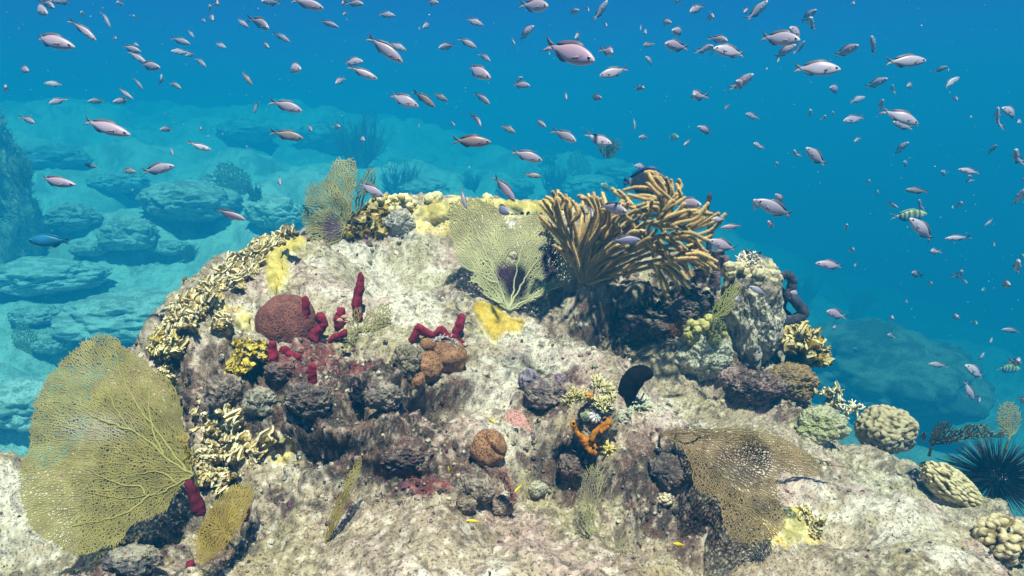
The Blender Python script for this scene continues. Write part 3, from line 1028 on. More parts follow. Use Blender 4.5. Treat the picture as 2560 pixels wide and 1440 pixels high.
far_fan('pale triangular sea fan standing in the far haze', [(1425, 440), (1418, 405), (1432, 378), (1450, 375), (1475, 410), (1478, 435), (1450, 452)], (1450, 452), 8.0, 5.0, (.52, .5, .3), 1)
far_fan('faint rounded sea fan on the hazy ridge at left', [(540, 470), (535, 430), (545, 408), (570, 405), (600, 420), (625, 440), (628, 480), (585, 490)], (585, 492), 7.0, 5.5, (.34, .36, .2), 2)
far_fan('small pale yellow fan in the water above the big sea fan', [(78, 885), (38, 868), (28, 835), (45, 815), (70, 812), (92, 840), (97, 865)], (80, 888), 3.3, 5.0, (.42, .42, .18), 3)
far_fan('dark edge-on fan leaning in blue water right of the reef', [(2120, 780), (2130, 745), (2165, 728), (2190, 733), (2175, 770), (2140, 800)], (2122, 800), 5.2, 5.0, (.16, .17, .1), 4, gx=.3)
far_fan('faint lobed fan just left of the triangular far fan', [(1372, 410), (1350, 395), (1352, 375), (1372, 366), (1392, 378), (1390, 405)], (1374, 416), 8.6, 5.0, (.3, .32, .2), 5)

BUSH = 'soft coral bushes in the hazy distance'
def bush(label, px, py, w, h, Y, n, seed, col=(.10, .11, .07)):
    g = np.random.default_rng(seed)
    Y = GS(px, py) if px > 100 else 9.9
    b = P(px, py, Y)
    A, B, ra, rb = [], [], [], []
    k = Y / F
    for i in range(n):
        x = g.uniform(-1, 1)
        d0 = np.array((x * w * .35 * k, g.uniform(-.4, .4) * w * k, 0))
        p = b + d0 * .3
        d = norm(np.array((x * .8 + g.normal(0, .15), g.normal(0, .3), 1.0)))
        L = h * k * g.uniform(.55, 1.05)
        for s_ in range(5):
            q = p + d * L / 5
            A.append(p); B.append(q); r = (2.4 - .35 * s_) * k * .9
            ra.append(r); rb.append(r * .85)
            if s_ > 0:
                for z in range(2):
                    dd = norm(d + g.normal(0, .55, 3))
                    A.append(q); B.append(q + dd * L * .22); ra.append(r * .6); rb.append(r * .35)
            p = q
            d = norm(d + np.array((g.normal(0, .18), g.normal(0, .18), .15)))
    V, Fq = wires(np.array(A), np.array(B), np.array(ra), np.array(rb), 5)
    o = obj('soft_coral', V, Fq, M_turf, cols=np.tile(col, (len(V), 1)), origin=b)
    tag(o, label, 'coral', BUSH)

for i, (px, py, w, h, Y, n, lab) in enumerate([
        (900, 420, 120, 130, 9.5, 70, 'large dark bush of soft coral hanging on the hazy slope above the bushy fan'), (1000, 490, 110, 80, 8, 50, 'dim soft coral bush above the yellow ridge'),
        (1385, 490, 80, 70, 7.4, 60, 'feathery dark bush left of the pale rounded boulder'), (330, 500, 70, 60, 5.4, 40, 'spiky dark bush behind the rounded pale boulder'),
        (800, 350, 40, 45, 11, 25, 'thin sprig of soft coral on the far ridge'), (2010, 760, 70, 80, 5.4, 40, 'wispy bush in blue water behind the dark curled sponge'),
        (470, 650, 45, 40, 5.0, 30, 'low grey green bush beside the long pale slab'), (640, 500, 70, 35, 5.8, 40, 'bushy fringe on top of the pale rock'),
        (2420, 960, 60, 60, 6, 30, 'dark tuft on the dome boulder in blue water'), (1520, 395, 60, 50, 10, 30, 'dim bush in the haze above the dark surgeonfish'),
        (330, 870, 60, 40, 3.6, 30, 'murky green tuft on the slope above the big sea fan'), (60, 470, 50, 70, 4.2, 40, 'straggly growth on the left rock wall'),
        (1180, 480, 70, 45, 8, 36, 'dim twiggy coral in the haze above the yellow ridge crest')]):
    col = (.20, .21, .10) if i in (7, 5, 10, 11) else (.19, .20, .14)
    bush(lab, px, py, w, h, Y, n, 50 + i, col)


def urchin(label, px, py, rpx, spx, Y, n, seed, fluff=0):
    g = np.random.default_rng(seed)
    c = P(px, py, Y)
    k = Y / F
    o = empty('sea_urchin', c)
    tag(o, label, 'sea urchin', 'black long-spined sea urchins')
    V0, Fc = ico(4)
    V = c + V0 * np.array((1, 1, .75)) * rpx * k * (1 + .06 * noise(V0 * 7, seed))[:, None]
    obj('body', V, Fc, M_spine, o, np.tile((.012, .011, .014), (len(V), 1)))
    d = norm(g.normal(0, 1, (n * 3, 3)))
    d = d[(d[:, 2] > -.45)][:n]
    for q in d:
        L = spx * k * g.uniform(.65, 1.05)
        pa = c + q * rpx * k * .8
        path = np.array([pa, pa + q * L * .5, pa + norm(q + g.normal(0, .03, 3)) * L])
        Vt, Ft = tube(path, np.array([2.5, 2.0, .5]) * k, 5)
        obj('spine', Vt, Ft, M_spine, o, np.tile((.014, .012, .018), (len(Vt), 1)))
    if fluff:
        d = norm(g.normal(0, 1, (fluff, 3)))
        pa = c + d * rpx * k * .8
        Vw, Fw = wires(pa, pa + norm(d + g.normal(0, .05, d.shape)) * (spx * k * g.uniform(.4, .95, (fluff, 1))), np.full(fluff, 1.3 * k), np.full(fluff, .3 * k))
        s_ = obj('spines', Vw, Fw, M_spine, o, np.tile((.016, .013, .02), (len(Vw), 1)))
        s_['kind'] = 'stuff'


urchin('large black urchin with long needle spines at the right edge', 2490, 1195, 44, 112, GY(2490, 1235, .02) if GY(2490, 1235) < 1.6 else 1.4, 95, 1, 700)
urchin('distant dark urchin on the pale slabs at left', 70, 685, 16, 42, GS(70, 697), 60, 2)

# ---------------------------------------------------------------- sea fans on the reef
YB = 1.0
fan('sea_fan', 'huge yellow sea fan with bold branching veins filling the lower left', [
    (482, 1188), (440, 1235), (400, 1290), (330, 1320), (290, 1365), (200, 1385), (120, 1350), (68, 1300), (50, 1190), (75, 1110), (85, 1020), (110, 960),
    (165, 890), (215, 848), (280, 842), (330, 880), (390, 925), (425, 955), (455, 1010), (462, 1070), (470, 1130)],
    (484, 1186), 4.9, plane_Y(.97, (484, 1186), .015, -.05, .018, 150, 4), 1.9, seed=11, fray=1.9, col=(.34, .28, .085), tip=(.42, .36, .12), vein_gain=.10,
    veins=[[(484, 1186), (420, 1150), (375, 1105), (330, 1075), (300, 1040), (280, 1000), (262, 940)], [(470, 1180), (430, 1130), (395, 1080), (355, 1030), (325, 980), (300, 930), (285, 860)],
           [(330, 1075), (280, 1060), (230, 1040), (195, 1010)], [(484, 1188), (440, 1210), (410, 1230), (370, 1238), (300, 1245), (210, 1228)],
           [(360, 1238), (350, 1215), (310, 1212), (260, 1195), (215, 1172)], [(375, 1235), (330, 1275), (260, 1300), (180, 1315)], [(440, 1208), (400, 1180), (340, 1185)],
           [(410, 1140), (380, 1070), (372, 1000), (375, 940)]],
    vein_r=3.0, vein_col=(.50, .46, .15), stains=[(240, 1070, 90, 38, (.60, .55, .42), .55), (230, 930, 60, 30, (.5, .47, .25), .5)])

C_BASE = (1272, 776)
Yc = plane_Y(1.47, C_BASE, .015, -.045, .022, 130, 6)
fan('sea_fan', 'pale greenish sea fan with two lobes and two purple dark wounds at the centre', [
    (1272, 778), (1215, 740), (1195, 710), (1172, 705), (1180, 680), (1150, 665), (1138, 620), (1122, 560), (1120, 525), (1150, 500), (1200, 498), (1245, 520),
    (1268, 560), (1275, 575), (1300, 545), (1340, 532), (1375, 545), (1400, 600), (1425, 650), (1440, 690), (1410, 710), (1370, 730), (1320, 760)],
    C_BASE, 5.3, Yc, 2.05, ground=True, seed=12, fray=1.6, col=(.58, .56, .31), tip=(.60, .53, .27), vein_gain=.11,
    veins=[[C_BASE, (1255, 735), (1235, 680), (1205, 610), (1175, 540)], [C_BASE, (1285, 720), (1300, 640), (1330, 570)], [C_BASE, (1340, 735), (1390, 690)],
           [(1245, 710), (1205, 690), (1165, 640)], [C_BASE, (1310, 700), (1350, 640), (1375, 580)]],
    vein_r=3.0, vein_col=(.66, .65, .38), holes=[(1280, 640, 16)],
    stains=[(1290, 708, 30, 46, (.035, .02, .04), 1.6), (1262, 683, 22, 24, (.12, .05, .11), 1.2), (1376, 655, 22, 50, (.07, .035, .075), 1.4)])
YS = 1.86
GB = 'overlapping lobes of the bushy sea fan'
fan('sea_fan', 'upright bushy olive fan on the reef crest, tallest of its clump', [(862, 560), (835, 520), (815, 470), (830, 410), (860, 398), (890, 405), (893, 440), (885, 490), (880, 540)], (868, 575), 5.6,
    plane_Y(YS + .03, (868, 575), .03, -.05, .025, 60, 1), 1.6, seed=21, fray=2.3, col=(.40, .35, .14), tip=(.52, .46, .20), cross=.6, group=GB)
fan('sea_fan', 'spreading olive fan leaning left from the bushy clump', [(862, 585), (800, 600), (768, 580), (755, 530), (775, 470), (815, 450), (850, 470), (870, 520)], (868, 580), 5.6,
    plane_Y(YS, (868, 580), .05, -.05, .03, 60, 2), 1.55, seed=22, fray=2.3, col=(.33, .30, .13), tip=(.42, .38, .16), cross=.6, group=GB)
fan('sea_fan', 'drooping lower fan of the bushy clump with a purple patch', [(868, 560), (850, 615), (815, 640), (782, 635), (768, 590), (785, 535), (820, 520), (850, 540)], (866, 570), 5.6,
    plane_Y(YS - .06, (866, 570), .04, -.06, .025, 60, 3), 1.6, seed=23, fray=2.0, col=(.36, .33, .15), tip=(.46, .42, .19), cross=.5, stains=[(828, 568, 24, 30, (.15, .07, .15), 1.0)], group=GB)
fan('sea_fan', 'dark twiggy little fan right of the bushy clump', [(885, 520), (890, 470), (905, 440), (930, 418), (942, 445), (935, 470), (915, 490), (905, 520)], (890, 535), 7.5,
    plane_Y(YS + .08, (890, 535), 0, 0, .03, 60, 4), 1.6, seed=24, fray=1.8, col=(.30, .25, .12), tip=(.48, .40, .18), cross=.2, group=GB)

fan('sea_fan', 'small folded feathery fan beside the tall red sponge', [(893, 845), (910, 800), (915, 778), (940, 765), (970, 758), (980, 785), (968, 812), (945, 830), (915, 850)], (892, 850), 6.2,
    plane_Y(1.27, (892, 850), .04, -.05, .012, 40, 5), 1.3, ground=True, seed=31, fray=1.4, col=(.40, .38, .16), tip=(.47, .42, .15), cross=.3)
fan('sea_fan', 'narrow feathery fan lobe in front of the red sponges', [(880, 875), (855, 875), (858, 840), (868, 815), (885, 775), (903, 772), (902, 800), (893, 835)], (888, 862), 6.2,
    plane_Y(1.24, (888, 862), -.03, -.04, .012, 40, 6), 1.3, ground=True, seed=32, fray=1.4, col=(.36, .35, .15), tip=(.44, .40, .15), cross=.3)

RB = (1650, 1080)
Yr = plane_Y(1.05, RB, -.005, -.062, .05, 110, 7)
fan('sea_fan', 'large tan net-like sea fan draped down the right slope', [
    (1640, 1078), (1700, 1072), (1790, 1068), (1860, 1072), (1940, 1090), (2010, 1125), (2052, 1160), (2050, 1185), (2010, 1193), (1960, 1180), (1940, 1200),
    (1955, 1260), (1965, 1310), (1930, 1345), (1880, 1358), (1835, 1352), (1810, 1310), (1795, 1245), (1770, 1242), (1735, 1215), (1730, 1170), (1700, 1120)],
    RB, 5.3, Yr, 1.75, seed=13, fray=1.2, col=(.34, .235, .11), tip=(.40, .285, .13), vein_gain=.06, wob=.03, stains=[(1880, 1140, 60, 22, (.12, .06, .07), .8), (1860, 1180, 70, 30, (.10, .08, .06), .8)])
fan('sea_fan', 'brown fold of net running along the top of the draped fan', [(1700, 1080), (1800, 1075), (1900, 1090), (2000, 1130), (2070, 1152), (2130, 1172), (2060, 1165), (1990, 1150), (1900, 1125), (1800, 1105)],
    (1690, 1082), 7.4, plane_Y(1.03, (1690, 1082), .01, .02, .05, 60, 8), 1.5, seed=14, fray=1.5, col=(.30, .22, .09), tip=(.38, .29, .12))
fan('sea_fan', 'thin golden blade of fan standing nearly edge-on left of centre', [(812, 1352), (822, 1300), (845, 1240), (870, 1185), (893, 1150), (906, 1148), (900, 1180), (872, 1250), (845, 1310), (820, 1350)],
    (814, 1356), 5.0, plane_Y(.90, (814, 1356), 0, -.012, .004, 60, 9), 1.5, ground=True, seed=15, fray=1.2, col=(.36, .28, .07), tip=(.50, .42, .14))
fan('sea_fan', 'short fuzzy mustard fan slanting at the lower left', [(490, 1405), (488, 1350), (510, 1300), (545, 1245), (590, 1212), (632, 1215), (630, 1255), (600, 1320), (560, 1370), (515, 1408)],
    (560, 1330), 4.6, plane_Y(.83, (560, 1330), .03, -.06, .01, 50, 10), 1.75, seed=16, fray=2.4, col=(.38, .27, .05), tip=(.48, .36, .09))
fan('sea_fan', 'wispy narrow pale green fan in front of the dark rocks', [(1478, 1345), (1452, 1300), (1452, 1235), (1455, 1195), (1480, 1165), (1505, 1175), (1512, 1205), (1495, 1250), (1490, 1300)],
    (1475, 1350), 6.0, plane_Y(.90, (1475, 1350), .01, -.035, .01, 50, 11), 1.3, ground=True, seed=17, fray=2.0, col=(.42, .40, .18), tip=(.46, .44, .20), cross=.3, stains=[(1475, 1225, 22, 40, (.2, .13, .15), .6)])
fan('sea_fan', 'small green feathery fan leaning on the lumpy pillar rock', [(1780, 795), (1782, 770), (1800, 740), (1830, 712), (1848, 715), (1845, 745), (1825, 780), (1795, 800)],
    (1785, 800), 5.5, plane_Y(1.44, (1785, 800), .02, -.05, .01, 50, 12), 1.4, seed=18, fray=2.0, col=(.30, .30, .09), tip=(.42, .40, .13))
fan('sea_fan', 'upright oval fan at the right edge above the urchin', [(2500, 1078), (2492, 1050), (2500, 1015), (2520, 1003), (2540, 1012), (2552, 1045), (2545, 1080), (2520, 1092)],
    (2522, 1100), 5.5, plane_Y(1.46, (2522, 1100), 0, -.04, .01, 50, 13), 1.5, seed=19, fray=1.6, col=(.34, .30, .13), tip=(.40, .37, .18))
fan('sea_fan', 'dark crinkled low fan spreading flat above the urchin', [(2320, 1110), (2335, 1070), (2365, 1052), (2385, 1075), (2420, 1062), (2455, 1060), (2480, 1080), (2515, 1078), (2500, 1095), (2420, 1098), (2360, 1112)],
    (2330, 1112), 6.5, plane_Y(1.42, (2330, 1112), .02, .25, .04, 40, 14), 1.9, seed=20, fray=1.6, col=(.16, .13, .06), tip=(.34, .30, .13))
# ---------------------------------------------------------------- tan gorgonian
GZ = [
 [(430,1290),(380,1100),(290,900),(210,700),(150,480)], [(430,1290),(400,1080),(345,900),(325,650),(310,480)], [(430,1290),(390,1100),(290,940),(150,770),(0,640)],
 [(440,1290),(400,1100),(330,1000),(220,900)], [(440,1290),(380,1050),(360,850),(290,600),(240,420)], [(440,1280),(400,1000),(450,700),(465,480)],
 [(440,1280),(420,960),(520,700),(560,560),(490,420),(435,405)], [(450,1280),(420,1050),(500,800),(560,520),(510,360)], [(460,1290),(450,1000),(560,820),(650,640),(600,390)],
 [(460,1290),(480,1050),(600,850),(720,760),(740,600),(640,570)], [(470,1290),(500,1050),(640,800),(800,690),(920,560)], [(480,1300),(520,1100),(700,900),(900,800),(1060,750)],
 [(490,1310),(600,1120),(800,1020),(1000,930),(1100,880),(1110,700),(1190,630)], [(490,1310),(560,1150),(760,1060),(900,980),(1040,930)], [(500,1310),(600,1200),(760,1120),(950,1040)],
 [(520,1320),(650,1150),(800,920),(1000,840)], [(150,480),(120,420),(60,390)], [(170,500),(160,400),(130,330)], [(230,520),(250,420),(200,350)], [(300,560),(330,470),(300,400)],
 [(160,620),(80,540),(0,460)], [(350,900),(250,700),(130,480)], [(300,700),(400,560),(340,430)], [(280,860),(130,720),(20,600)], [(420,1150),(340,1030),(230,960)],
 [(1250,640),(1400,640),(1550,560),(1660,520)], [(1250,640),(1350,520),(1450,440)], [(1250,620),(1260,540),(1230,520),(1060,520),(870,470)],
 [(1260,620),(1310,540),(1280,440),(1180,390),(1050,380),(920,410)], [(1310,540),(1310,400),(1250,360),(1120,240)], [(1320,520),(1340,380),(1270,230),(1210,120)],
 [(1320,520),(1370,330),(1330,180)], [(1320,530),(1340,370),(1240,200),(1150,190)], [(980,480),(880,400),(780,335)], [(1390,480),(1420,400),(1470,330),(1440,250)],
 [(1200,680),(1350,700),(1500,660),(1650,620),(1760,510)], [(1350,800),(1500,780),(1700,680),(1830,560)], [(1400,780),(1600,720),(1780,640),(1900,560)],
 [(1250,660),(1450,600),(1700,560)], [(500,1320),(700,1220),(950,1130),(1150,1080),(1400,1030),(1600,940),(1700,880)], [(1150,1100),(1250,1150),(1330,1300),(1360,1400)],
 [(1180,1090),(1300,1150),(1420,1270),(1480,1380)], [(1220,1085),(1380,1140),(1480,1240),(1540,1340)], [(1290,1070),(1450,1080),(1560,1160),(1610,1240)],
 [(1400,1040),(1560,1060),(1640,1130),(1690,1190)], [(1480,1040),(1650,1040),(1780,1130)], [(1550,1000),(1700,1000),(1880,1080)], [(1600,960),(1720,990),(1800,1020)],
 [(1000,930),(1100,850),(1300,830),(1500,810),(1650,880),(1720,900)], [(1130,860),(1200,950),(1200,1030)], [(1180,840),(1280,930),(1310,1030)], [(1250,830),(1340,950),(1350,1020)],
 [(1320,830),(1450,870),(1560,960)], [(1400,810),(1550,830),(1700,900)], [(1480,800),(1620,830),(1740,960)], [(1200,690),(1300,720),(1330,800)], [(1280,680),(1420,700),(1480,780)],
 [(940,560),(970,650),(1010,740)], [(500,1310),(700,1000),(900,760),(1080,600),(1230,590)], [(520,1310),(820,1080),(1050,990),(1200,900),(1330,760)], [(700,980),(820,900),(940,880),(1010,960)],
 [(620,1060),(740,960),(860,950)], [(560,1100),(640,940),(760,840),(850,830)], [(900,700),(1000,560),(1100,560),(1150,620)], [(850,760),(780,640),(820,560),(900,600)],
 [(640,700),(700,560),(780,520)], [(1080,620),(1140,500),(1130,440)], [(1000,1090),(900,1150),(880,1200)], [(1060,1090),(960,1120),(930,1130)],
 [(470,1290),(560,1000),(640,760),(700,600),(690,470)], [(480,1290),(600,980),(720,700),(800,600),(860,480)], [(480,1300),(640,960),(820,680),(960,590),(1010,480)], [(500,1300),(700,960),(900,720),(1010,660),(1060,720)], [(470,1290),(540,960),(600,700),(560,500)], [(490,1300),(660,1050),(840,870),(1000,780),(1090,780)],
 [(460,1280),(440,1120),(500,960),(600,800),(700,700)], [(480,1290),(520,1000),(660,880),(830,800),(960,800)], [(1300,640),(1440,560),(1520,470),(1560,500)], [(1350,640),(1500,600),(1600,540),(1690,545)],
]


def gorgonian():
    g = np.random.default_rng(42)
    root = hit(1350 + 450 / 4.235, 400 + 1310 / 4.235)[0]
    o = empty('gorgonian', root)
    tag(o, 'big tan gorgonian with many curved fuzzy branches on the reef crest', 'soft coral')
    Yr = root[1]
    GJ = [[(x + g.normal(0, 6), y + g.normal(0, 6)) if i_ == 0 else (x + jx * min(i_, 2), y + jy * min(i_, 2)) for i_, (x, y) in enumerate(zz)] for zz in GZ for jx, jy in [(g.normal(0, 34), g.normal(0, 30))]]
    GJ2 = [[(x, y) if i_ == 0 else (x + jx * min(i_, 2), y + jy * min(i_, 2)) for i_, (x, y) in enumerate(zz)] for zz in GZ[25:] for jx, jy in [(g.normal(10, 36), g.normal(15, 32))]]
    rest = []
    for bi, zz in enumerate(GZ + GJ + GJ2):
        q = np.array(zz, float) / 4.235 + np.array((1350, 400))
        L = np.hypot(*np.diff(q, axis=0).T).sum()
        n = max(16, int(L / 2.2))
        q = resample(q, n)
        t = np.linspace(0, 1, n)
        rooted = zz[0][1] > 1250
        dist = np.hypot(q[:, 0] - 1456, q[:, 1] - 708) / 300
        off = g.uniform(-.13, .17)
        Y = Yr - .10 * np.clip(dist, 0, 1) + off * np.clip(dist * 1.3, 0, 1.2) * (t if rooted else 1) + .01 * np.sin(t * 5 + bi)
        C = P(q[:, 0], q[:, 1], Y)
        k = Y / F
        r = np.interp(t, [0, .12, .75, 1], [2.6 if rooted else 2.5, 3.0, 3.1, 2.4]) * k * g.uniform(.9, 1.12)
        V, fs = tube(C, r, 9)
        ctr = np.vstack([np.repeat(C, 9, 0), C[:1], C[-1:]])
        V = V + (V - ctr) * (fbm(V * 220, 2, bi) * .35)[:, None]
        tone = g.uniform(.8, 1.15)
        base = lerp((.44, .25, .08), (.64, .41, .15), sstep(-.2, .4, fbm(V * 60, 2, bi)))
        m = int(L * 15.0)
        ii = g.integers(0, n - 1, m)
        T = norm(np.gradient(C, axis=0))[ii]
        rd = norm(np.cross(T, g.normal(0, 1, (m, 3))))
        pts_ = C[ii] + rd * r[ii][:, None] * .9
        Vs, Fs = spikes(pts_, rd + T * .35, 3.5 * k[ii], .8 * k[ii], g, .25)
        cs = np.repeat(lerp((.64, .42, .16), (.78, .60, .31), g.random(m)), 4, 0)
        Vj, Fj, Cj = join([(V, fs, base * tone), (Vs, [Fs], cs * tone)])
        if bi < 98:
            obj('branch', Vj, Fj, M_gorg, o, Cj)
        else:
            rest.append((Vj, Fj, Cj))
    Vj, Fj, Cj = join(rest)
    obj('branches', Vj, Fj, M_gorg, o, Cj)['kind'] = 'stuff'
gorgonian()

# ---------------------------------------------------------------- brain, star and lobed corals
def lump_coral(name, label, px, py, rx, ry, Y0, depth=.9, amp=.25, sc=1.0, seed=0, c0=(.4, .3, .1), c1=(.6, .5, .25), mat=None, cat='coral', group=None, level=5, rough=.04, low=None, tilt=0):
    Y = GY(px, py + ry * .7, min(rx, ry) * .25 * Y0 / F) if abs(GY(px, py + ry * .7) - Y0) < .35 else Y0
    c = P(px, py, Y)
    k = Y / F
    V, Fc, lob, V0 = lump_mesh((0, 0, 0), (rx * k, (rx + ry) / 2 * k * depth, ry * k), level, amp, sc, seed, rough)
    V = c + V @ np.array(Matrix.Rotation(R(tilt), 3, 'Y')).T
    col = lerp(c0, c1, sstep(.25, .95, lob + .25 * fbm(V0 * 5, 3, seed)))
    if low is not None:
        col = lerp(col, low, sstep(.15, -.35, V0[:, 2] + .35 * fbm(V0 * 4, 3, seed + 2)))
    o = obj(name, V, Fc, mat or M_lump, cols=col, origin=c)
    return tag(o, label, cat, group)


def brain_coral():
    Y = GY(716, 890)
    c = P(716, 815, Y + .115)
    k = Y / F
    V0, Fc = ico(6)
    r = 1 + .10 * fbm(V0 * 1.2 + 4, 2, 5)
    q = V0 * 9.5
    q = q + .55 * np.stack([noise(V0 * 5 + 3 * i, 11 + i) for i in range(3)], -1)
    nz = np.abs(noise(q * 1.55, 13))
    groove = 1 - sstep(.03, .15, nz)
    pits, _ = worley(V0 * 13.5, 4)
    groove = np.maximum(groove * .75, 1 - sstep(.22, .40, pits))
    r = r - groove * .03
    R3 = np.array((88 * k, 74 * k, 92 * k))
    rot = np.array(Matrix.Rotation(R(20), 3, 'Y'))
    V = c + (V0 * r[:, None] * R3) @ rot.T
    col = lerp((.24, .09, .065), (.17, .062, .05), sstep(-.2, .3, fbm(V0 * 3, 3, 3)))
    col = lerp(col, (.045, .015, .015), groove * .9)
    o = obj('brain_coral', V, Fc, M_lump, cols=col, origin=c)
    tag(o, 'large reddish brown dome of brain coral behind the red sponges', 'coral')
brain_coral()


def star_coral(label, px, py, rx, ry, Y, seed, amp=.18, sc=1.0, depth=.9, ridge=None):
    Y = GY(px, py + ry * .55, .2 * rx * Y / F)
    c = P(px, py, Y)
    k = Y / F
    V0, Fc = ico(5)
    r = 1 + amp * fbm(V0 * 1.25 * sc + seed, 2, seed)
    if ridge is not None:            # a deep crease across the colony
        a, d0, w, depth_ = ridge
        nrm = norm(np.array(a))
        s_ = V0 @ nrm - d0
        r = r - depth_ * np.exp(-(s_ / w) ** 2) * (V0[:, 1] < .2) * sstep(-.2, .4, V0[:, 2] + .3)
    V = c + V0 * r[:, None] * np.array((rx * k, (rx + ry) / 2 * k * depth, ry * k))
    col = lerp((.21, .105, .052), (.165, .08, .04), sstep(-.3, .3, fbm(V0 * 3, 2, seed)))
    col = lerp(col, (.18, .10, .05), sstep(-.2, -.8, V0[:, 2]) * .6)
    o = obj('star_coral', V, Fc, M_star, cols=col, origin=c)
    return tag(o, label, 'coral', 'brown star corals')

star_coral('lower brown star coral lobe curving round the dark rock', 1068, 920, 44, 42, 1.155, 2)
star_coral('big rounded brown star coral lobe on the right of its clump', 1118, 888, 50, 50, 1.17, 4)
star_coral('small brown star coral knob under the red sponge ridge', 1071, 860, 24, 22, 1.18, 5, amp=.05)
star_coral('lone brown star coral ball with a deep dark crease', 1220, 1122, 50, 50, .985, 6, amp=.14, ridge=((.75, 0, .65), .52, .07, .26))
star_coral('brown lobe hanging low beside the cave of the star coral clump', 1042, 952, 22, 26, 1.15, 8)

ML = 'lumpy yellow tan corals'
def clump(label, spots, Y, c0, c1, seed, group=ML, name='lobed_coral', jitterY=.02):
    """one colony made of many rounded knobs fused together"""
    g = np.random.default_rng(seed)
    V0, Fc = ico(3)
    parts = []
    Yin = Y
    for (x, y, r) in spots:
        Y = Yin if Yin is not None else GY(x, y + r * .5, .3 * r / F)
        k = Y / F
        n = noise(V0 * 2 + g.uniform(0, 50), seed)
        c = P(x, y, Y + g.uniform(-jitterY, jitterY))
        V = c + V0 * (1 + .22 * n)[:, None] * r * k * np.array((1.25, 1.15, 1.2))
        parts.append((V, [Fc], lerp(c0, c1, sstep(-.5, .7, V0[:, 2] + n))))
        if Yin is None:
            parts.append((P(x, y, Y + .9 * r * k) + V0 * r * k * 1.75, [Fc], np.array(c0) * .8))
    V, Fs, C = join(parts)
    o = obj(name, V, Fs, M_lump, cols=C)
    return tag(o, label, 'coral', group)

def knob_spots(cx, cy, w, h, r, n, seed, ang=0):
    g = np.random.default_rng(seed)
    out = []
    for i in range(n * 30):
        a, b = g.uniform(-1, 1, 2)
        if a * a + b * b > 1:
            continue
        x, y = a * w, b * h
        ca, sa = math.cos(R(ang)), math.sin(R(ang))
        p = (cx + x * ca - y * sa, cy + x * sa + y * ca)
        if all(math.hypot(p[0] - q[0], p[1] - q[1]) > r * 1.15 for q in out):
            out.append((*p, r * g.uniform(.8, 1.2)))
        if len(out) >= n:
            break
    return out

# rocks standing on the right shoulder
ROCK_Y = {}
def reef_rock(label, px, py, rx, ry, Y, seed, cols, depth=.8, rough=.12, level=6, tilt=0, group='loose rocks standing on the reef', mat=None):
    g_ = GY(px, py + ry * .75, .25 * min(rx, ry) * Y / F)
    Y = g_ if abs(g_ - Y) < .3 else Y
    ROCK_Y[(px, py)] = (Y, (rx + ry) / 2 * Y / F * depth)
    c = P(px, py, Y)
    k = Y / F
    V, Fc, V0, (n1, n2, n3) = stone_mesh((0, 0, 0), (rx * k, (rx + ry) / 2 * k * depth, ry * k), level, seed, rough, ridge=.14)
    V = c + V @ np.array(Matrix.Rotation(R(tilt), 3, 'Y')).T
    a, b, d = cols
    col = lerp(a, b, sstep(-.25, .3, n1 + .6 * n2))
    col = lerp(col, d, sstep(.08, .4, n3 + .3 * n2) * .85)
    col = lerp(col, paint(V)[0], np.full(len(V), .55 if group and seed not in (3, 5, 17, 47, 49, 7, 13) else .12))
    o = obj('rock', V, Fc, mat or M_rock, cols=col, origin=c)
    return tag(o, label, 'rock', group)

reef_rock('tall crusted pillar rock, pale and pitted, on the right shoulder', 1880, 785, 78, 150, 1.64, 3, ((.55, .50, .38), (.30, .24, .18), (.10, .09, .06)), rough=.16)
reef_rock('squat cream rock with a lumpy mustard coral cap', 1755, 882, 72, 76, 1.44, 5, ((.42, .43, .30), (.52, .50, .36), (.20, .17, .13)), rough=.07)
reef_rock('small pinkish knobbly stone right of the cream rock', 1828, 948, 36, 30, 1.36, 7, ((.30, .19, .17), (.42, .28, .25), (.10, .05, .05)), level=5)
reef_rock('overgrown rock coloured dark for the shade under the gorgonian', 1590, 812, 90, 40, 1.60, 9, ((.07, .05, .05), (.13, .08, .07), (.03, .025, .025)), rough=.2)  # near-black colours stand in for the gorgonian's shadow
reef_rock('jagged rock coloured dark for shade under the right end of the gorgonian', 1725, 765, 62, 52, 1.74, 11, ((.10, .07, .08), (.20, .15, .15), (.03, .025, .03)), rough=.22)  # dark tones here also imitate shade below the branches
reef_rock('brownish orange rugged rock below the mustard bladed coral', 1975, 955, 70, 48, 1.46, 13, ((.25, .15, .05), (.14, .08, .04), (.36, .23, .07)), rough=.2)
reef_rock('dark maroon rock between the pillar and the slope', 1890, 965, 70, 42, 1.44, 15, ((.07, .035, .04), (.15, .08, .08), (.03, .02, .02)), rough=.2)
reef_rock('rounded yellow green algae covered rock on the right slope', 2050, 1065, 70, 48, 1.30, 17, ((.36, .37, .16), (.45, .44, .26), (.22, .20, .12)), rough=.06)
reef_rock('encrusted dark stone with pink tufts under the lone star coral ball', 1190, 1222, 52, 46, .935, 19, ((.20, .17, .13), (.10, .07, .07), (.32, .27, .20)), rough=.15, level=5)
reef_rock('small dark stone at the foot of the encrusted stone', 1255, 1265, 32, 30, .905, 21, ((.12, .10, .07), (.07, .05, .05), (.26, .25, .12)), rough=.18, level=5)
reef_rock('small knobbly stone left of the encrusted stone', 1165, 1262, 27, 26, .91, 23, ((.16, .11, .09), (.09, .06, .05), (.34, .22, .17)), rough=.18, level=5)
reef_rock('purple grey knobbly stone right of the pale boulder face', 1365, 985, 52, 40, 1.2, 25, ((.25, .23, .20), (.19, .14, .17), (.10, .08, .09)), rough=.1, level=5)
reef_rock('dark weedy stone left of the star coral clump', 1015, 905, 40, 50, 1.2, 27, ((.10, .085, .05), (.06, .04, .04), (.24, .21, .15)), rough=.2, level=5)
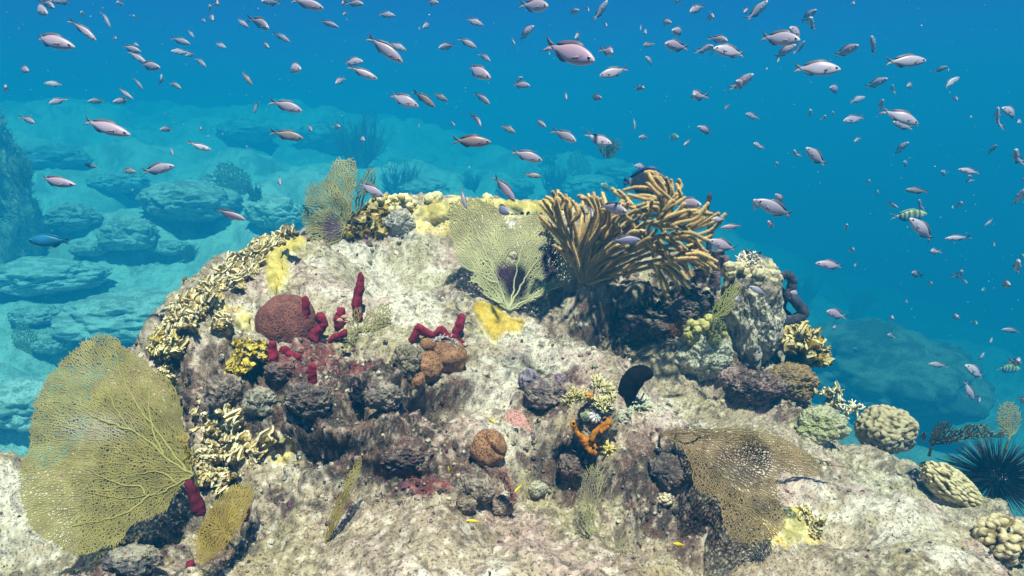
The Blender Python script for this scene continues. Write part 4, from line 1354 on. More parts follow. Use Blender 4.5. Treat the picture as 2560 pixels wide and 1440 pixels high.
reef_rock('grey green knobbly stone below the star coral clump', 960, 990, 52, 40, 1.1, 29, ((.22, .23, .18), (.12, .09, .09), (.42, .38, .32)), rough=.16, level=5)
reef_rock('grey lumpy stone with pores beside the mustard lumps on the crest', 1000, 555, 34, 34, 1.96, 31, ((.30, .31, .30), (.42, .42, .40), (.16, .16, .16)), rough=.08, level=5)
reef_rock('dark maroon stone above the mossy lower ledge', 1010, 1140, 70, 45, 1.0, 33, ((.09, .05, .05), (.18, .13, .11), (.05, .02, .03)), rough=.22, level=5)
reef_rock('dark stone in the shade below the orange sponge', 1440, 1165, 50, 40, 1.0, 35, ((.10, .055, .06), (.2, .15, .13), (.04, .025, .03)), rough=.2, level=5)
reef_rock('knobbly dark outcrop carrying the orange sponge and finger corals', 1492, 1055, 52, 66, 1.1, 53, ((.20, .16, .12), (.10, .07, .07), (.34, .30, .2)), rough=.16)
CLY = ROCK_Y[(1492, 1055)][0] - .75 * ROCK_Y[(1492, 1055)][1]
reef_rock('pale chalky stone beside the frilled yellow corals', 650, 1005, 45, 40, 1.1, 37, ((.55, .54, .44), (.40, .40, .28), (.2, .18, .14)), rough=.08, level=5)
reef_rock('dark pitted stone left of the yellow frills', 560, 985, 50, 50, 1.14, 39, ((.10, .09, .07), (.20, .15, .13), (.32, .28, .22)), rough=.2, level=5)
reef_rock('blackish stone under the red fingers', 770, 1000, 60, 45, 1.12, 41, ((.06, .05, .045), (.13, .09, .085), (.30, .24, .21)), rough=.22, level=5)
reef_rock('small maroon stone under the short red sponge', 700, 930, 40, 30, 1.16, 43, ((.14, .07, .07), (.28, .20, .18), (.05, .03, .03)), rough=.2, level=5)
reef_rock('dark stone in the shadow of the draped fan', 1680, 1180, 60, 50, 1.06, 45, ((.09, .08, .075), (.17, .14, .13), (.04, .035, .035)), rough=.2, level=5)
reef_rock('little cream knob of stone left of the draped fan', 1665, 1245, 22, 20, .95, 47, ((.55, .46, .32), (.40, .33, .22), (.2, .16, .12)), rough=.1, level=4)
reef_rock('round pale stone between the star coral ball and the thin green fan', 1345, 1222, 26, 24, .95, 49, ((.50, .47, .33), (.42, .38, .27), (.3, .27, .2)), rough=.05, level=4)
reef_rock('grey mottled stone at the very left of the lower ledge', 330, 1400, 80, 40, .86, 51, ((.13, .13, .13), (.25, .24, .22), (.07, .07, .08)), rough=.16, level=5)

clump('mustard coral cap of round knobs on the squat cream rock', knob_spots(1762, 828, 46, 34, 11, 22, 1), ROCK_Y[(1755, 882)][0] - .55 * ROCK_Y[(1755, 882)][1], (.24, .21, .06), (.46, .42, .15), 1)
clump('row of tan knobs along the top of the pillar rock', knob_spots(1875, 680, 62, 26, 12, 26, 2), ROCK_Y[(1880, 785)][0] - .25 * ROCK_Y[(1880, 785)][1], (.26, .21, .10), (.54, .46, .28), 2)
clump('tan knobs on the right shoulder of the pillar rock', knob_spots(1915, 715, 32, 40, 12, 16, 3, 20), ROCK_Y[(1880, 785)][0] - .55 * ROCK_Y[(1880, 785)][1], (.25, .21, .11), (.55, .48, .29), 3)
clump('single ribbed tan ball in the shade left of the pillar rock', [(1768, 738, 18), (1774, 750, 14)], GY(1770, 755, .01), (.2, .17, .07), (.5, .44, .22), 4)
lump_coral('lobed_coral', 'big dome of lobed tan coral near the right edge', 2215, 1074, 74, 62, 1.38, amp=.20, sc=3.0, seed=5, c0=(.19, .145, .075), c1=(.46, .37, .21), group=ML, level=6, low=(.24, .22, .15))
lump_coral('lobed_coral', 'sloping patch of pale yellow knobs on the right slope', 2378, 1215, 98, 42, 1.2, amp=.22, sc=3.2, seed=6, c0=(.22, .16, .07), c1=(.60, .49, .27), group=ML, level=6, tilt=34, depth=.8)
lump_coral('lobed_coral', 'pale yellow lobed coral in the lower right corner', 2512, 1350, 72, 62, 1.0, amp=.30, sc=2.3, seed=7, c0=(.20, .14, .06), c1=(.58, .47, .26), group=ML, level=6)
lump_coral('lobed_coral', 'small tan knob coral left of the draped fan', 1664, 1246, 22, 20, .93, amp=.35, sc=1.6, seed=8, c0=(.36, .27, .15), c1=(.62, .52, .34), group=ML)
clump('group of chunky yellow lumps on the reef crest', knob_spots(988, 508, 44, 18, 8, 34, 9), GY(988, 524, .0), (.50, .38, .10), (.74, .64, .36), 9)
clump('pair of yellow lumps alone on the reef crest', [(1075, 497, 12), (1092, 492, 12), (1088, 500, 13)], GY(1085, 508, .01), (.55, .43, .13), (.74, .64, .36), 10)
clump('small yellow bump on the crest behind the pale fan', [(1215, 492, 8), (1221, 496, 9)], GY(1218, 503, .01), (.55, .43, .13), (.74, .64, .36), 11, jitterY=.002)


def pink_disc():
    V, f, hh = crust([(1262, 1030), (1285, 1022), (1315, 1040), (1328, 1068), (1318, 1080), (1285, 1065), (1265, 1050)], .006, 5, 4)
    o = obj('encrusting_coral', V, f, M_star, cols=np.tile((.30, .15, .13), (len(V), 1)))
    tag(o, 'flat pinkish disc of coral above the lone star coral ball', 'coral')
pink_disc()

# ---------------------------------------------------------------- yellow encrusting sheets and bladed fire corals
def sheet(label, outline, thick, c0, c1, edge, seed, step=4.5, group='yellow crusts spread over the rock'):
    V, f, hh = crust(outline, thick, seed, step)
    n = fbm(V * 45, 4, seed)
    V = V + np.array((0, -.5, .8)) * (np.clip(fbm(V * 70, 3, seed + 3), -.3, .6) * .006)[:, None]
    c = lerp(c0, c1, sstep(-.25, .3, n))
    c = lerp(c, np.array(c0) * .55, sstep(.1, .45, fbm(V * 28, 3, seed + 8)) * .7)
    c = lerp(c, edge, sstep(.55, .0, hh))
    o = obj('encrusting_fire_coral', V, f, M_coral, cols=c)
    return tag(o, label, 'coral', group)

sheet('yellow crust hanging like a tongue above the brain coral', [(665, 655), (690, 618), (745, 592), (772, 600), (755, 630), (722, 640), (728, 668), (722, 705), (690, 742), (672, 735), (662, 690)], .020, (.48, .38, .08), (.60, .48, .14), (.72, .66, .42), 1)
sheet('golden yellow crust under the pale two-lobed sea fan', [(1176, 760), (1200, 752), (1240, 765), (1275, 790), (1310, 800), (1300, 835), (1262, 838), (1240, 862), (1222, 850), (1200, 815), (1185, 790)], .016, (.50, .33, .035), (.58, .42, .08), (.72, .64, .40), 2)
sheet('pale yellow crust spread over the reef crest', [(1040, 515), (1100, 508), (1180, 498), (1280, 500), (1380, 512), (1410, 530), (1350, 540), (1230, 535), (1130, 548), (1080, 560), (1050, 540)], .022, (.50, .38, .09), (.62, .50, .18), (.72, .64, .42), 3, step=5)
sheet('pale yellow crust below the draped fan', [(1950, 1270), (1985, 1262), (2010, 1290), (2040, 1310), (2020, 1345), (1980, 1362), (1950, 1340)], .010, (.52, .44, .14), (.60, .53, .24), (.66, .61, .42), 4)
sheet('cream yellow crust among the frills on the lower left', [(670, 1100), (700, 1080), (735, 1100), (745, 1130), (720, 1165), (680, 1170), (660, 1140)], .012, (.58, .47, .18), (.66, .60, .40), (.70, .66, .52), 5)
sheet('small yellow crust patch left of the brain coral', [(590, 790), (612, 775), (640, 795), (630, 830), (605, 835), (588, 815)], .012, (.55, .46, .15), (.64, .56, .3), (.7, .66, .5), 6)

FC = 'frilly yellow fire corals along the rim'
YD, YM, YP = (.36, .24, .06), (.64, .48, .18), (.75, .66, .42)


def ruffle(label, spots, hp, seed, cols=(YD, YM, YP), name='fire_coral', group=FC, w=16, per=8, lean=-.25, thick=.0038, knob=.5, wave=.5, pale_at=.88, flare=.4):
    g = np.random.default_rng(seed)
    bl = []
    for (x, y) in spots:
        for _ in range(per):
            cx, cy = x + g.normal(0, 8), y + g.normal(0, 9)
            L = w * g.uniform(.6, 1.25)
            a = g.uniform(-.9, .9)
            bl.append((cx - L / 2 * math.cos(a), cy + L / 2 * math.sin(a) * .6, cx + L / 2 * math.cos(a), cy - L / 2 * math.sin(a) * .6, hp * g.uniform(.35, .8), lean + g.normal(0, .35), g.uniform(-.02, .015)))
    return fire_coral(name, label, bl, *cols, thick=thick, group=group, seed=seed, knob=knob, wave=wave, flare=flare, pale_at=pale_at)

ruffle('frilly pale yellow coral at the top of the left rim', [(650, 625), (680, 612), (700, 600), (640, 640), (665, 640), (615, 650), (725, 598)], 34, 1)
ruffle('pale beige ruffled coral just below the top of the left rim', [(590, 665), (615, 680), (565, 690), (600, 700), (640, 675), (545, 715)], 32, 2)
ruffle('long ridge of yellow frills halfway down the left rim', [(520, 725), (500, 745), (530, 750), (480, 768), (510, 775), (545, 740), (475, 790)], 32, 3)
ruffle('white tipped yellow frills low on the left rim', [(440, 790), (455, 770), (425, 815), (450, 815), (475, 810)], 34, 4)
ruffle('bright yellow fan shaped frills at the foot of the left rim', [(410, 850), (395, 875), (430, 855), (420, 885), (440, 880)], 34, 5, cols=((.34, .2, .02), (.62, .44, .07), (.78, .70, .4)))
ruffle('small yellow ruffle on the rock left of the brain coral', [(555, 800), (548, 825), (565, 820)], 30, 6)
ruffle('white rimmed frilly coral below the left rim in shade', [(410, 925), (430, 945), (400, 905)], 26, 7, per=2)
FL = 'frilly fire corals in the lower left'
ruffle('scalloped pale frill topping the lower left corals', [(560, 1050), (575, 1045), (545, 1062), (590, 1060)], 34, 8, group=FL, w=30)
ruffle('cluster of small cream frills beside the big sea fan', [(530, 1085), (550, 1095), (575, 1090), (520, 1105), (600, 1100)], 28, 9, group=FL, w=22)
ruffle('ochre frills with white rims lower beside the big sea fan', [(520, 1140), (540, 1150), (560, 1135), (515, 1165), (580, 1150), (600, 1130)], 28, 10, group=FL, w=24)
ruffle('lowest cream frills under the big sea fan base', [(525, 1190), (545, 1200), (570, 1190), (555, 1215), (505, 1200)], 26, 11, group=FL, w=24)
ruffle('upright yellow blade with a white toothed edge', [(650, 1130), (640, 1145), (660, 1118)], 46, 12, group=FL, w=34, per=2, lean=.4)
ruffle('strip of yellow frills at the bottom left corner', [(270, 1400), (285, 1385), (305, 1372), (325, 1360), (345, 1345), (255, 1412)], 20, 13, group=FL, w=22, per=2)
ruffle('tiny white tipped frills on the dark rock by the big fan', [(495, 1015), (490, 1035), (505, 1042)], 18, 14, group=FL, w=14, per=2)
ruffle('golden frills under the yellow crust at the reef bottom right', [(2010, 1305), (2035, 1310), (2055, 1325), (2030, 1330), (2000, 1290)], 30, 15, group=None, w=26, per=2, cols=((.20, .12, .02), (.46, .33, .06), (.70, .62, .38)), lean=.3)
ruffle('rusty golden coral block left of the crest lumps', [(905, 555), (925, 550), (940, 545), (915, 570), (940, 568), (895, 575)], 40, 16, group=None, w=36, per=2, cols=((.22, .12, .015), (.46, .29, .03), (.64, .50, .22)), knob=.15, wave=.3, thick=.02, pale_at=.85)
ruffle('bright yellow branching plates below the brain coral', [(605, 890), (625, 880), (645, 885), (610, 910), (635, 905), (655, 875), (598, 930)], 30, 17, group=None, w=20, per=4, cols=((.32, .20, .01), (.60, .43, .03), (.70, .56, .16)), thick=.007, pale_at=.95, knob=.5)
ruffle('cream plates hanging at the right end of the reef slope', [(2085, 990), (2070, 1005), (2095, 1012), (2060, 985)], 30, 18, group=None, w=28, per=2, cols=((.25, .19, .07), (.50, .42, .2), (.72, .66, .46)), lean=.3)
ruffle('small yellow frill in the dark under the gorgonian end', [(1660, 775), (1668, 760), (1655, 790)], 26, 19, group=None, w=16, per=3, cols=((.25, .16, .02), (.55, .42, .08), (.7, .6, .3)))


def mustard_blades():
    g = np.random.default_rng(77)
    Y0 = 1.62
    o = empty('fire_coral', P(1985, 930, Y0))
    tag(o, 'mustard bladed coral head with white tips overhanging the right side', 'coral')
    hub = np.array((1990, 890.0))
    for i in range(130):
        a = g.uniform(-2.55, .75)
        ln = g.uniform(34, 88) * (1.0 if -2.2 < a < .3 else .75)
        tipx, tipy = hub[0] + math.cos(a) * ln * 1.02, hub[1] + math.sin(a) * ln * 1.05
        if tipx < 1945: tipx = 1945 + g.uniform(0, 10)
        s0 = g.uniform(.25, .6)
        bx, by = hub[0] + (tipx - hub[0]) * s0, hub[1] + (tipy - hub[1]) * s0
        Y = Y0 + g.uniform(-.06, .05)
        pa = P(bx, by, Y); tipp = P(tipx, tipy, Y - g.uniform(0, .03))
        up = tipp - pa
        h = np.linalg.norm(up)
        al = norm(np.cross(norm(up), np.array((g.normal(0, .6), 1, g.normal(0, .6)))))
        w = g.uniform(9, 19) * Y / F
        V, fs, vv = blade(pa - al * w / 2, pa + al * w / 2, up, h, .0065, i * 7 + 3, nu=16, nv=8, wave=.3, knob=.6, flare=.6)
        c = lerp((.16, .09, .01), (.40, .25, .025), sstep(.0, .7, vv))
        c = lerp(c, (.70, .60, .32), sstep(.95, 1.04, vv + .08 * fbm(V * 80, 2, i)))
        obj('blade', V, fs, M_coral, o, c)
    q = resample([P(1975, 985, Y0 + .02), P(1985, 940, Y0 + .02), P(1990, 890, Y0)], 10)
    V, fs = tube(q, np.linspace(40, 26, 10) * Y0 / F, 14)
    obj('stalk', V, fs, M_coral, o, np.tile((.24, .2, .09), (len(V), 1)))
mustard_blades()


def tuft(name, label, spots, Y, n, ln, rpx, c0, c1, seed, cat='coral', group=None, up=(0, -.35, .8), forks=True, mat=None):
    """clusters of short stubby branching fingers"""
    g = np.random.default_rng(seed)
    A, B, ra, rb, t0 = [], [], [], [], []
    for (x, y, s_) in spots:
        p0 = hit(x, y, Y)[0] if Y is None else P(x, y, Y)
        k = p0[1] / F
        if A and np.linalg.norm(p0 - last) < .12:
            A.append(last); B.append(p0); ra.append(rpx * k * 1.3); rb.append(rpx * k * 1.3); t0.append((0, 0))
        last = p0
        for i in range(n):
            d = norm(np.array(up) + g.normal(0, .75, 3))
            L = ln * s_ * k * g.uniform(.6, 1.2)
            a = p0 + g.normal(0, 4 * s_, 3) * k
            A.append(a); B.append(a + d * L * .6); ra.append(rpx * k); rb.append(rpx * k * .9); t0.append((0, .6))
            for _ in range(2 if forks else 1):
                d2 = norm(d + g.normal(0, .45, 3))
                A.append(a + d * L * .55); B.append(a + d * L * .55 + d2 * L * .5); ra.append(rpx * k * .9); rb.append(rpx * k * .5); t0.append((.6, 1))
    V, Fq = wires(np.array(A), np.array(B), np.array(ra), np.array(rb), 6)
    m = len(A)
    caps = (np.arange(m)[:, None] * 12 + np.array([[6, 7, 8, 9]]))
    caps2 = (np.arange(m)[:, None] * 12 + np.array([[6, 9, 10, 11]]))
    t = np.repeat(np.array(t0), 6, 1).reshape(-1)
    o = obj(name, V, np.concatenate([Fq, caps, caps2]), mat or M_coral, cols=lerp(c0, c1, t ** 1.5))
    return tag(o, label, cat, group)

FT = 'yellow finger coral tufts round the orange sponge'
tuft('finger_coral', 'mustard finger coral tuft left above the orange sponge', [(1425, 998, 1), (1440, 990, 1), (1455, 992, 1), (1418, 1010, .8)], CLY, 26, 22, 2.2, (.28, .2, .03), (.66, .58, .26), 1, group=FT)
tuft('finger_coral', 'tall finger coral tuft above the snail shell', [(1492, 958, 1), (1498, 964, 1), (1506, 970, 1), (1514, 976, 1), (1522, 980, 1), (1530, 978, 1)], CLY + .015, 22, 23, 2.2, (.34, .26, .05), (.74, .68, .4), 2, group=FT)
tuft('finger_coral', 'finger coral tuft right behind the snail shell', [(1500, 1005, 1), (1515, 1010, 1), (1530, 1000, 1), (1505, 1022, 1)], CLY, 22, 22, 2.2, (.34, .26, .05), (.72, .66, .36), 3, group=FT)
tuft('finger_coral', 'small finger coral tuft below the orange sponge holes', [(1517, 1122, 1), (1524, 1127, 1), (1520, 1134, .9)], CLY - .005, 20, 21, 2.4, (.38, .28, .04), (.72, .6, .2), 4, group=FT)
tuft('finger_coral', 'white knobby finger coral on top of the pillar rock', [(1862, 650, 1), (1875, 645, 1), (1888, 650, 1), (1850, 660, .9)], 1.58, 10, 24, 3.2, (.5, .42, .28), (.8, .74, .62), 5)
tuft('finger_coral', 'pale branching coral on the ledge left of the lobed dome', [(2125, 1020, 1.2), (2140, 1030, 1), (2112, 1032, 1)], 1.42, 9, 26, 2.8, (.5, .42, .2), (.8, .75, .55), 6)
tuft('finger_coral', 'white tipped coral bits in the lower right corner', [(2500, 1375, 1), (2515, 1385, 1), (2480, 1395, 1)], 1.0, 9, 18, 3, (.45, .36, .18), (.8, .74, .6), 7)
tuft('finger_coral', 'fringe of tiny grey polyps along the red sponge ridge', [(1100, 845, .8), (1115, 842, .8), (1130, 850, .8), (1140, 862, .8), (1088, 850, .8)], 1.16, 10, 9, 1.3, (.35, .3, .28), (.62, .58, .55), 8)
tuft('algae_tuft', 'rusty brown feathery tuft left of the cream rock', [(1690, 825, 1), (1700, 832, 1), (1712, 828, 1), (1680, 835, 1)], 1.52, 26, 22, .8, (.16, .06, .03), (.26, .11, .05), 9, cat='algae', mat=M_turf)
tuft('algae_tuft', 'pale greenish torn leaf-like growth at the foot of the black sponge', [(1570, 1010, 1.3), (1585, 1015, 1.4), (1560, 1030, 1.2), (1600, 1012, 1.2), (1545, 1045, 1)], None, 8, 26, 3.0, (.28, .32, .2), (.6, .62, .45), 10, cat='algae', up=(.9, -.3, .3), mat=M_turf)
tuft('algae_tuft', 'soft pink fuzzy growth beside the encrusted stone', [(1262, 1190, 1), (1268, 1205, 1), (1275, 1220, 1), (1280, 1235, 1), (1284, 1248, 1), (1258, 1180, 1)], .915, 60, 15, 1.0, (.34, .16, .12), (.46, .26, .2), 11, cat='algae', mat=M_turf)
tuft('algae_tuft', 'dark feathery weed between the yellow crust and the big fan', [(430, 960, 1.2), (440, 985, 1.2), (425, 940, 1)], None, 22, 26, 1.2, (.05, .05, .03), (.12, .13, .07), 12, cat='algae', mat=M_turf)
tuft('algae_tuft', 'orange yellow twiggy sprig against the base of the big fan', [(462, 1110, 1), (470, 1130, 1), (478, 1150, 1)], .99, 10, 26, 1.1, (.38, .26, .03), (.55, .42, .07), 13, cat='algae', mat=M_turf)

# ---------------------------------------------------------------- sponges
RS = 'red finger sponges'
def red_sponge(label, path, r, Y, seed, taper=(1.0, 1.0, .82), group=RS, cols=((.17, .008, .022), (.30, .018, .045))):
    g_ = [GY(*q_) for q_ in path[:2]]
    Y = min(g_) + .1 * r / F if Y > .97 and abs(min(g_) - Y) < .25 else Y
    V, fs, c = finger(path, Y, r, cols, seed, taper=taper, lump=.22)
    o = obj('sponge', V, fs, M_sponge, cols=c, origin=P(*path[0], Y))
    return tag(o, label, 'sponge', group)

red_sponge('tallest red finger sponge standing behind the folded little fan', [(897, 800), (893, 770), (896, 735), (900, 710), (902, 680)], 10.5, 1.285, 1, (1, 1.15, 1, .7))
red_sponge('upright dark red sponge in front of the brain coral', [(768, 835), (762, 815), (764, 785), (763, 760), (764, 740)], 10, 1.235, 2, (.9, 1, 1, .85))
red_sponge('thick bent red sponge right of the brain coral', [(784, 848), (795, 828), (806, 812), (803, 796), (794, 783)], 13.5, 1.235, 3, (1.05, 1, 1, .9))
red_sponge('stubby red sponge carrying a peach shelf growth', [(846, 822), (848, 800), (852, 782), (855, 769)], 13, 1.27, 4, (.7, 1, 1, .8))
red_sponge('short fat red sponge left below the brain coral', [(684, 905), (683, 885), (681, 868), (682, 853)], 11.5, 1.165, 5, (1.2, 1.1, .9, .75))
red_sponge('red sponge lying on its side below the brain coral', [(752, 888), (738, 893), (722, 885), (713, 874), (712, 866)], 11.5, 1.165, 6, (.6, .9, 1.1, 1))
red_sponge('lowest small red sponge in the dark hollow', [(779, 958), (781, 940), (780, 925), (782, 908)], 11.5, 1.11, 7, (1.1, 1.05, .95, .85))
red_sponge('low red stub at the foot of the upright sponge', [(752, 830), (760, 822), (772, 822)], 10, 1.23, 8, (.8, 1, .9))
red_sponge('red sponge arm lying on the rock under the folded fan', [(822, 853), (838, 842), (855, 836), (866, 824)], 9, 1.225, 9, (.7, 1, 1, .8))
red_sponge('upright right horn of the red sponge ridge', [(1140, 848), (1142, 830), (1150, 810), (1153, 795), (1154, 783)], 10.5, 1.24, 10, (1.1, 1.1, 1, .75))
red_sponge('low red sponge ridge with pointed humps behind the star coral', [(1030, 852), (1040, 835), (1048, 818), (1065, 832), (1085, 838), (1103, 824), (1115, 838), (1138, 842)], 11, 1.255, 11, (1, .9, 1.15, 1, .75, 1.1, .7, 1))
red_sponge('small red sponge lobe at the right end of the ridge', [(1150, 852), (1158, 862), (1163, 872)], 9.5, 1.21, 12, (.8, 1, 1))
red_sponge('dark red sponge in shade beside the base of the big sea fan', [(497, 1285), (494, 1262), (483, 1235), (474, 1210), (472, 1203)], 16, .93, 13, (1, 1.15, 1, .8, .7), cols=((.09, .005, .015), (.16, .01, .03)))
red_sponge('red sponge bit showing behind the fuzzy mustard fan', [(612, 1300), (616, 1285), (618, 1270)], 10, .93, 14, (1, 1, .8))
red_sponge('red sponge patch at the bottom edge by the yellow strip', [(282, 1432), (288, 1418), (292, 1402)], 13, .83, 15, (1, 1, .9), cols=((.14, .01, .03), (.24, .02, .06)))
red_sponge('red sponge stub below the fuzzy mustard fan', [(476, 1438), (478, 1420), (474, 1402)], 13, .83, 16, (1.1, 1, .9), cols=((.13, .01, .025), (.22, .015, .04)))


def peach_growth():
    parts = []
    for i, (x, y, r) in enumerate([(852, 800, 11), (862, 792, 10), (866, 803, 8)]):
        V0, Fc = ico(3)
        Y = 1.24
        V = P(x, y, Y) + V0 * (1 + .2 * noise(V0 * 2 + i * 7, 3))[:, None] * np.array((r, r * .8, r * .5)) * Y / F
        parts.append((V, [Fc], np.array((.46, .24, .16))))
    V, Fs, C = join(parts)
    tag(obj('encrusting_sponge', V, Fs, M_lump, cols=C), 'peach coloured shelf growth on the stubby red sponge', 'sponge')
peach_growth()


def black_sponge():
    Y = GY(1566, 1012)
    q = [(1566, 1010), (1567, 985), (1576, 960), (1590, 942), (1608, 934), (1632, 938)]
    V, fs, c = finger(q, Y, 28, ((.004, .004, .006), (.008, .008, .011)), 3, n=34, sides=18, lump=.04, taper=(.8, .9, 1.0, 1.02, .85, .55))
    o = obj('sponge', V, fs, M_dark, cols=c, origin=P(1568, 1010, Y))
    tag(o, 'jet black smooth lobe with a curled tip standing by the orange sponge', 'sponge')
black_sponge()


def orange_sponge():
    Y = CLY - .002
    o = empty('sponge', P(1470, 1085, Y))
    tag(o, 'orange branching sponge with large dark holes below the snail shell', 'sponge')
    arms = [([(1430, 1052), (1434, 1062), (1442, 1080), (1456, 1094), (1470, 1102)], 9.5, (.55, 1, .8, 1, 1.4)), ([(1468, 1098), (1472, 1112), (1484, 1120), (1496, 1124)], 14, (1.2, 1, 1.1, 1.05)),
            ([(1478, 1100), (1490, 1080), (1505, 1068), (1520, 1055), (1530, 1050)], 8.5, (1, .9, 1, 1.1, .8)), ([(1500, 1078), (1512, 1072), (1522, 1064)], 7, (1, 1, .8))]
    for i, (q, r, tp) in enumerate(arms):
        V, fs, c = finger(q, Y - .006 * i, r, ((.40, .13, .006), (.56, .22, .014)), 20 + i, lump=.42, taper=tp)
        obj('arm', V, fs, M_sponge, o, c)
    for x, y, r in ((1434, 1059, 4.2), (1483, 1120, 5.0), (1493, 1125, 5.6), (1512, 1049, 5.0)):
        V0, Fc = ico(3)
        Yh = Y - .012
        V = P(x, y, Yh) + V0 * np.array((1, .8, 1)) * r * Yh / F
        obj('pore', V, Fc, M_dark, o, np.tile((.006, .004, .004), (len(V), 1)))
orange_sponge()
V, fs, c = finger([(1462, 985), (1472, 990), (1482, 996)], CLY + .01, 11, ((.42, .17, .02), (.5, .22, .03)), 31, taper=(.8, 1, .8))
tag(obj('sponge', V, fs, M_sponge, cols=c), 'small brownish orange sponge lump between the finger coral tufts', 'sponge')


def shell():
    Y = CLY - .004
    c = P(1487, 1045, Y)
    k = Y / F
    n, m = 140, 14
    t = np.linspace(0, 1, n)
    a = t * 2 * np.pi * 3.2
    rad = (1 - t) ** 1.1 * 13 * k
    hgt = t * 16 * k
    ctr = np.stack([np.cos(a) * rad, np.sin(a) * rad, hgt], -1)
    tr = np.maximum((1 - t) ** 1.0 * 9.5 * k, .6 * k)
    V, fs = tube(ctr, tr, m)
    rot = np.array(Matrix.Rotation(R(38), 3, 'X') @ Matrix.Rotation(R(18), 3, 'Y'))
    stripe = (np.sin(np.r_[np.repeat(a, m), a[0], a[-1]] * 9) > .25)
    col = np.where(stripe[:, None], np.array((.10, .08, .08)), np.array((.62, .58, .56)))
    o = obj('snail_shell', c + V @ rot.T, fs, M_lump, cols=col, origin=c)
    tag(o, 'white and grey striped top snail shell nestled above the orange sponge', 'shell')
shell()
V, fs, c = finger([(1455, 1045), (1466, 1040), (1474, 1046)], CLY, 13, ((.22, .24, .14), (.36, .38, .25)), 33, taper=(.8, 1, .9), lump=.3)
tag(obj('rock', V, fs, M_rock, cols=c), 'mossy green pebble touching the striped snail shell', 'rock')

DS = 'dark bumpy rope sponges'
def rope(label, q, r, Y, seed, cols=((.035, .035, .055), (.07, .065, .09)), name='sponge', taper=(1, 1, .8), group=DS):
    q = np.array(q, float)
    n = max(30, int(np.hypot(*np.diff(q, axis=0).T).sum() / 2))
    V, fs, c = finger(q, Y, r, cols, seed, n=n, sides=16, lump=.10, taper=taper)
    f1, _ = worley(V * 190, seed)
    ctrn = fbm(V * 300, 1, seed)
    c = lerp(c, np.array(cols[1]) * 1.5, sstep(.45, .2, f1) * .6)
    o = obj(name, V, fs, M_sponge, cols=c, origin=P(*q[0], Y))
    return tag(o, label, 'sponge', group)

rope('thin dark speckled rope sponge sticking up behind the gorgonian tip', [(1752, 560), (1762, 530), (1770, 505), (1777, 482)], 7, 1.78, 1)
rope('dark speckled rope sponge hanging down behind the gorgonian right side', [(1772, 640), (1773, 600), (1776, 560), (1782, 526)], 7, 1.78, 2)
rope('dark blue grey rope sponge curled into a hook right of the pillar rock', [(1930, 800), (1975, 800), (2008, 785), (1995, 760), (1980, 745), (1970, 740), (1978, 720), (1980, 700), (1968, 688), (1954, 692), (1950, 703)], 13, ROCK_Y[(1880, 785)][0] + .02, 3, taper=(1.1, 1.1, 1, .95, .9, .8))
rope('dark rope sponge loop low on the right of the pillar rock', [(1925, 715), (1945, 722), (1955, 745), (1952, 770), (1962, 784), (1978, 788)], 13, ROCK_Y[(1880, 785)][0] + .05, 4)
TS = 'purplish tube sponges in the shade'
def tube_sponge(label, x, y, x2, y2, r, Y, seed):
    q = resample([(x, y), ((x + x2) / 2 + 2, (y + y2) / 2), (x2, y2)], 20)
    C = P(q[:, 0], q[:, 1], Y)
    k = Y / F
    # outer wall up, over the lip and down inside
    t = np.linspace(0, 1, 20)
    path = np.vstack([C, C[::-1][1:12]])
    rad = np.r_[np.interp(t, [0, .6, 1], [1.0, 1.0, 1.1]) * r, np.linspace(.68, .5, 11) * r] * k
    T = norm(C[-1] - C[0])
    u = norm(np.cross(T, (0, 1, 0))); w = np.cross(T, u)
    a = np.linspace(0, 2 * np.pi, 14, endpoint=False)
    V = path[:, None] + rad[:, None, None] * (np.cos(a)[None, :, None] * u + np.sin(a)[None, :, None] * w)
    Fq = []
    for i in range(len(path) - 1):
        for j in range(14):
            Fq.append((i * 14 + j, i * 14 + (j + 1) % 14, (i + 1) * 14 + (j + 1) % 14, (i + 1) * 14 + j))
    V = V.reshape(-1, 3)
    V = V + (fbm(V * 120, 3, seed) * 2.2 * k)[:, None] * norm(V - np.repeat(path, 14, 0))
    c = lerp((.10, .06, .075), (.24, .17, .19), sstep(-.2, .3, fbm(V * 80, 3, seed)))
    o = obj('tube_sponge', V, np.array(Fq), M_sponge, cols=c, origin=C[0])
    tag(o, label, 'sponge', TS)
tube_sponge('dark tube sponge rising highest left of the pillar rock', 1792, 690, 1795, 625, 15, 1.7, 1)
tube_sponge('knobbed dark tube sponge next to the pillar rock top', 1808, 690, 1812, 640, 11, 1.66, 2)
tube_sponge('open purple tube sponge with a pale rim under the gorgonian end', 1752, 705, 1750, 675, 14, 1.62, 3)
tube_sponge('stout dark tube sponge between the open tube and the pillar', 1785, 715, 1786, 680, 14, 1.63, 4)
lump_coral('sponge', 'purple grey porous sponge lumps left of the finger corals', 1320, 950, 26, 30, 1.22, amp=.3, sc=1.4, seed=11, c0=(.13, .10, .13), c1=(.27, .22, .25), cat='sponge', mat=M_sponge)
lump_coral('sponge', 'small mauve sponge knob right of the purple porous lumps', 1400, 948, 18, 16, 1.22, amp=.3, sc=1.4, seed=12, c0=(.16, .10, .13), c1=(.28, .20, .23), cat='sponge', mat=M_sponge)
lump_coral('sponge', 'blue black shaggy sponge in the hollow below the star coral', 893, 985, 26, 40, 1.09, amp=.35, sc=1.6, seed=13, c0=(.006, .006, .01), c1=(.02, .018, .025), cat='sponge', mat=M_sponge, rough=.2)
lump_coral('sponge', 'brownish dark round sponge on the shaded side of the pillar', 1818, 793, 16, 18, 1.52, amp=.2, seed=14, c0=(.10, .05, .02), c1=(.2, .1, .04), cat='sponge', mat=M_sponge)

